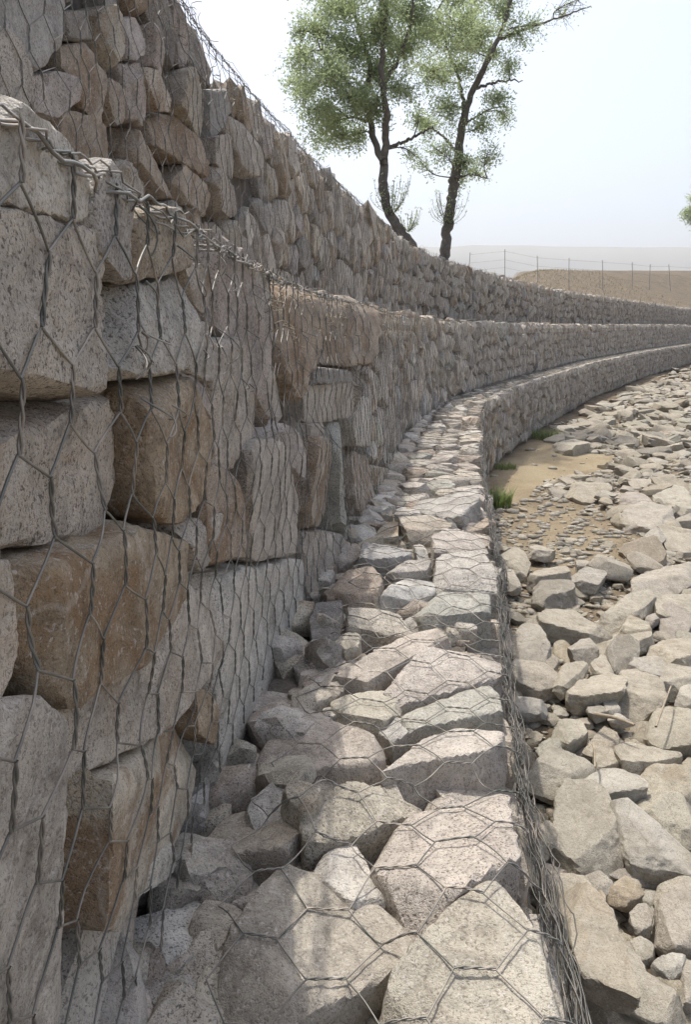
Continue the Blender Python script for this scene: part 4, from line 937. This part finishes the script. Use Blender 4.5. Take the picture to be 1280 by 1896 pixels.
# ------------------------------------------------------------ trees
def smooth_path(P, m):
    P = np.array(P, float); d = np.r_[0, np.cumsum(np.linalg.norm(np.diff(P, axis=0), axis=1))]; t = np.linspace(0, d[-1], m)
    Q = np.stack([np.interp(t, d, P[:, k]) for k in range(3)], 1)
    for _ in range(3): Q[1:-1] = (Q[:-2] + 2 * Q[1:-1] + Q[2:]) / 4
    return Q
def leaves(b, C, size, n_out=None):
    k = len(C); d = rng.normal(0, 1, (k, 3)); d /= np.linalg.norm(d, axis=1, keepdims=True); u = rng.normal(0, 1, (k, 3)); u = np.cross(d, u); u /= np.linalg.norm(u, axis=1, keepdims=True) + 1e-9
    l = size * rng.uniform(0.7, 1.4, (k, 1)); wdt = l * 0.42
    V = np.stack([C, C + d * l * 0.5 + u * wdt * 0.5, C + d * l, C + d * l * 0.5 - u * wdt * 0.5], 1).reshape(-1, 3)
    b.add(V, np.arange(4 * k).reshape(k, 4))
def tree(label, y, limbs, clusters, base_z, lsize=0.05, density=1.0, name='tree', shoots=()):
    root0 = at_y(*limbs[0][0][0], y); g = empty(name, (root0[0], y, base_z), label, 'tree')
    tb = Bag(); lb = Bag(); allp = []
    for pts, r0, r1 in limbs:
        dz = rng.normal(0, 0.35) if allp else 0
        W = [at_y(px, py, y + dz * (i / max(1, len(pts) - 1)) + (0 if not allp else rng.normal(0, 0.1))) for i, (px, py) in enumerate(pts)]
        if not allp: W = [np.array([W[0][0] + 0.05, y, base_z - 0.3])] + W
        Q = smooth_path(W, 30); Q[1:-1] += 0.012 * rng.normal(0, 1, Q[1:-1].shape); k = y / F
        tb.add(*tubes(Q[None], (np.linspace(r0, r1, 30) * k * 0.7 * (1 + 0.10 * vnoise(np.linspace(0, 9, 30)[:, None] * np.array([[1, 0, 0]]) + 3)))[None], 10)); allp.append(Q)
    AP = np.vstack(allp)
    for cx_, cy_, r, dn in clusters:
        ry = r * y / F; C = at_y(cx_, cy_, y + rng.normal(0, 0.6)) ; C = C.astype(float)
        i = int(np.argmin(((AP - C) ** 2).sum(1) + np.where(AP[:, 2] > C[2] + 0.1, 2.0, 0))); A = AP[i]
        mid = (A + C) / 2 + np.array([0, 0, 0.08 * np.linalg.norm(C - A)]) + rng.normal(0, 0.10, 3) * np.linalg.norm(C - A); Q = smooth_path([A, mid, C], 10); tb.add(*tubes(Q[None], (np.linspace(0.014, 0.007, 10))[None], 5))
        nt_ = int(26 * max(0.4, (ry / 0.5)))
        for _ in range(nt_):
            v = rng.normal(0, 1, 3) * np.array([1, 1, 0.75]); v *= ry * rng.uniform(0.45, 1.15) / np.linalg.norm(v); st = Q[rng.integers(4, 10)]
            E = C + v; t = np.linspace(0, 1, 6)[:, None]; tw = st * (1 - t) + E * t + np.array([0, 0, -0.10 * ry]) * (t ** 2) + 0.02 * rng.normal(0, 1, (6, 3)) * t
            tb.add(*tubes(tw[None], (np.linspace(0.006, 0.002, 6))[None], 3))
            nl = int(78 * dn * density * max(0.5, ry / 0.5)); tt = rng.random(nl) ** 0.7; seg = tt[:, None] * 5; i0 = np.clip(seg.astype(int), 0, 4); fr = seg - i0
            C0 = tw[i0[:, 0]] * (1 - fr) + tw[i0[:, 0] + 1] * fr + rng.normal(0, 0.045 + 0.05 * ry, (nl, 3))
            leaves(lb, C0, lsize)
    for cx_, cy_, r, n_ in shoots:    # spray of young shoots on the trunk
        C = at_y(cx_, cy_, y - 0.1); ry = r * y / F
        for _ in range(n_):
            a = rng.uniform(-1, 1); E = C + np.array([a * ry, rng.normal(0, .3) * ry, ry * rng.uniform(0.7, 1.7)]); t = np.linspace(0, 1, 6)[:, None]
            tw = C * (1 - t) + E * t + np.array([a * 0.25 * ry, 0, 0]) * np.sin(t * math.pi); tb.add(*tubes(tw[None], 0.004, 3))
            nl = 16; k = rng.integers(1, 6, nl); leaves(lb, tw[k] + rng.normal(0, 0.02, (nl, 3)), lsize * 0.8)
    for bg_, nm, mt in ((tb, 'trunk', M_BARK), (lb, 'crown', M_LEAF)):
        o = bg_.obj(nm, mt, smooth=nm == 'trunk'); o.parent = g; o.matrix_parent_inverse = Matrix.Translation(-g.location)
tree('leafy tree with a curved forking trunk leaning over the topmost tier', 14.0, [
    ([(768,462),(748,436),(724,402),(713,370),(708,335),(711,300)], 15, 11), ([(711,300),(700,280),(688,240),(678,190),(688,120),(665,60),(650,0),(640,-90)], 9, 3),
    ([(711,305),(716,260),(714,210),(708,150),(706,100),(718,40),(705,-90)], 10, 3), ([(716,275),(745,266),(772,250),(802,236)], 5, 2), ([(680,200),(645,155),(605,105),(575,60)], 4, 1.5),
    ([(686,225),(640,215),(600,205),(560,200)], 4, 1.5), ([(708,160),(740,110),(762,40),(770,-40)], 5, 2)],
    [(558,112,42,1),(545,152,28,1),(590,60,48,1),(622,20,56,1.1),(602,130,52,1.3),(642,92,56,1.2),(572,205,46,1),(612,232,50,1.3),(652,185,56,1.4),(592,262,26,.8),(650,250,36,1.1),(690,60,62,1.1),(700,135,50,1.3),(742,92,46,1),(752,165,40,.9),
     (762,30,55,1),(690,-30,75,1),(600,-55,65,1),(775,215,28,.7),(640,-90,60,1),(760,-60,60,1),(545,60,22,.6),(565,160,36,1),(690,200,40,1.1),(770,290,24,.5)], 3.1, shoots=[(725,400,38,26), (755,430,22,14)])
tree('leafy tree with a tall leaning trunk at the crest of the topmost tier', 16.0, [
    ([(822,486),(828,432),(835,380),(842,330),(850,290)], 14, 12), ([(850,292),(855,240),(862,200),(880,160),(905,110),(925,70),(940,30),(955,-60)], 11, 3),
    ([(862,205),(850,150),(830,90),(810,20)], 5, 2), ([(850,290),(820,252),(780,226)], 4, 1.5), ([(878,165),(930,150),(968,150)], 4, 1.2), ([(922,76),(980,52),(1040,32),(1095,12)], 4, 1.2),
    ([(843,330),(875,322),(905,332)], 3, 1), ([(858,232),(900,205),(940,195)], 3, 1)],
    [(790,62,54,1),(832,30,62,1),(802,132,46,1),(850,122,38,.9),(880,62,50,1),(872,-10,64,1),(932,18,42,.9),(960,62,34,.7),(1000,48,30,.35),(1045,25,32,.15),(1070,0,34,.08),(905,105,30,.8),(942,115,28,.8),(922,182,34,.8),(942,222,26,.7),
     (892,232,30,.8),(905,282,26,.7),(862,302,30,1),(822,200,44,.9),(792,232,34,.9),(812,278,30,.8),(848,335,26,.8),(882,322,22,.8),(930,-60,50,1),(780,300,22,.5)], 3.3, shoots=[(832,420,34, 34)])
tree('distant round tree at the edge beyond the fence', 62.0, [([(1336,520),(1336,470),(1334,420)], 6, 4), ([(1334,425),(1320,390),(1300,370)], 3, 1), ([(1334,425),(1350,380),(1360,340)], 3, 1)],
    [(1290,395,26,1.3),(1310,370,34,1.3),(1340,350,40,1.3),(1370,380,36,1.3),(1340,400,34,1.2),(1300,415,22,1)], 5.2, lsize=0.13, density=0.5)

# ------------------------------------------------------------ fence on the field ridge
def fence():
    px = [(868,468,500),(936,462,512),(998,474,514),(1055,478,512),(1117,482,514),(1172,486,514),(1204,490,514),(1243,490,516),(1300,494,518),(1350,498,520)]
    c0 = at_y(1055, 512, 47.0); g = empty('fence', tuple(c0), 'sparse fence of thin posts along the dry field ridge under the hills', 'fence')
    tops = []
    for i, (x, a, b_) in enumerate(px):
        P = at_y(x, b_ + 14, 47.0); Q = at_y(x + rng.normal(0, 2), a, 47.0); P[2] -= 0.3; tops.append(Q)
        V, Fq = tubes(np.array([[P, (P + Q) / 2 + rng.normal(0, .01, 3), Q]]), 0.02, 6)
        o = mesh_obj('fence_post', V - (P if 0 else 0), Fq, M_POST); o.parent = g; o.matrix_parent_inverse = Matrix.Translation(-g.location)
    for dz in (0.12, 0.6, 1.05):
        W = np.array(tops) - np.array([0, 0, dz]); V, Fq = tubes(W[None], 0.006, 3); o = mesh_obj('fence_wire', V, Fq, M_WIRE); o.parent = g; o.matrix_parent_inverse = Matrix.Translation(-g.location)
fence()
def blades(n, area, hlo, hhi, lean=0.5, wd=0.004):
    b = []; 
    for _ in range(n):
        x, y, z = area(); h = rng.uniform(hlo, hhi); a = rng.random() * 6.28; d = np.array([math.cos(a), math.sin(a), 0]); s = np.array([-d[1], d[0], 0]) * wd
        P = np.array([x, y, z]); M1 = P + np.array([0, 0, h * .6]) + d * h * lean * .3; E = P + np.array([0, 0, h]) + d * h * lean
        b.append(np.array([P - s, P + s, M1 + s * .8, M1 - s * .8, M1 - s * .8, M1 + s * .8, E + s * .1, E - s * .1]))
    V = np.concatenate(b); return V, np.arange(len(V)).reshape(-1, 4)
for (px_, py_, z_, n_, r_, h_, lab) in ((935, 862, 0, 160, .16, .09, 'low green weed in the shadow by the sand patch'), (912, 925, 0, 420, .22, .24, 'bright green grass tuft against the laced wall edge'), (1012, 808, 0, 260, .26, .2, 'green tuft at the wall foot by the far rim of the sand patch')):
    C = at_z(px_, py_, z_)
    def area(): 
        a = rng.random() * 6.28; q = r_ * math.sqrt(rng.random()); x, y = C[0] + q * math.cos(a), C[1] + q * math.sin(a); return x, y, float(gz(x, y))
    V, Fq = blades(n_, area, h_ * .4, h_, 0.6, 0.006); tag(mesh_obj('grass_tuft', V, Fq, M_GRASS, smooth=False), lab, 'grass tuft', 'green tufts by the wall foot')
def farea():
    s = rng.uniform(24, 70); ww = 2 + 13 * rng.random() ** 0.6; p = tmap('U', np.array([[s, ww, 0.0]]))[0]; x, y = p[0], p[1]; return x, y, float(plateau_z(np.array([x]), np.array([y]), np.array([ww]))[0]) - 0.02
V, Fq = blades(7000, farea, .04, .2, .6, 0.015); tag(mesh_obj('dry_grass', V, Fq, M_STRAW, smooth=False), 'short dry grass on the field ridge', 'grass', kind='stuff')
def rarea():
    s = rng.uniform(8, 30); w_ = rng.uniform(0.3, 1.2); p = tmap('U', np.array([[s, w_, 0]]))[0]; return p[0], p[1], p[2] - .02
V, Fq = blades(1800, rarea, .05, .22, .6, 0.004); tag(mesh_obj('dry_grass', V, Fq, M_STRAW, smooth=False), 'dry grass stubble behind the topmost rim', 'grass', kind='stuff')
for (a, b_, r_, lab) in (((1100,1322),(1175,1342),.010,'dead stick lying across chips beyond the mossy cobble'), ((1112,1652),(1106,1695),.009,'short bleached stick beside the rounded tan boulder'), ((1040,1700),(1112,1775),.005,'thin straw stalk below the rounded tan boulder'),
                       ((1046,1692),(1125,1800),.004,'long straw stalk pointing at the tilted slab'), ((1098,1378),(1102,1420),.006,'short twig standing between two tan stones'), ((1215,1345),(1243,1270),.006,'pale stick leaning by the yellow sandy slab')):
    A = at_z(*a, 0.13); B = at_z(*b_, 0.16); Q = smooth_path([A, (A + B) / 2 + rng.normal(0, .015, 3), B], 8); V, Fq = tubes(Q[None], np.linspace(r_, r_ * .6, 8)[None], 6)
    tag(mesh_obj('dry_stick', V, Fq, M_STICK), lab, 'stick', 'dry sticks in the rubble')

# ------------------------------------------------------------ haze
def haze():
    m = bpy.data.materials.new('haze_air'); m.use_nodes = True; n = m.node_tree; n.nodes.clear(); out = n.nodes.new('ShaderNodeOutputMaterial')
    v = n.nodes.new('ShaderNodeVolumePrincipled'); v.inputs['Color'].default_value = (0.93, 0.96, 1, 1); v.inputs['Density'].default_value = 0.0008; v.inputs['Anisotropy'].default_value = 0.2
    n.links.new(v.outputs[0], out.inputs['Volume'])
    x0, x1, y0, y1, z0, z1 = -2600, 2700, -2600, 3100, -6, 175
    V = [(x, y, z) for x in (x0, x1) for y in (y0, y1) for z in (z0, z1)]
    o = mesh_obj('haze', V, [(0, 1, 3, 2), (4, 6, 7, 5), (0, 4, 5, 1), (2, 3, 7, 6), (0, 2, 6, 4), (1, 5, 7, 3)], m, smooth=False); tag(o, 'thin pale haze over the whole valley', 'haze', kind='stuff')
haze()
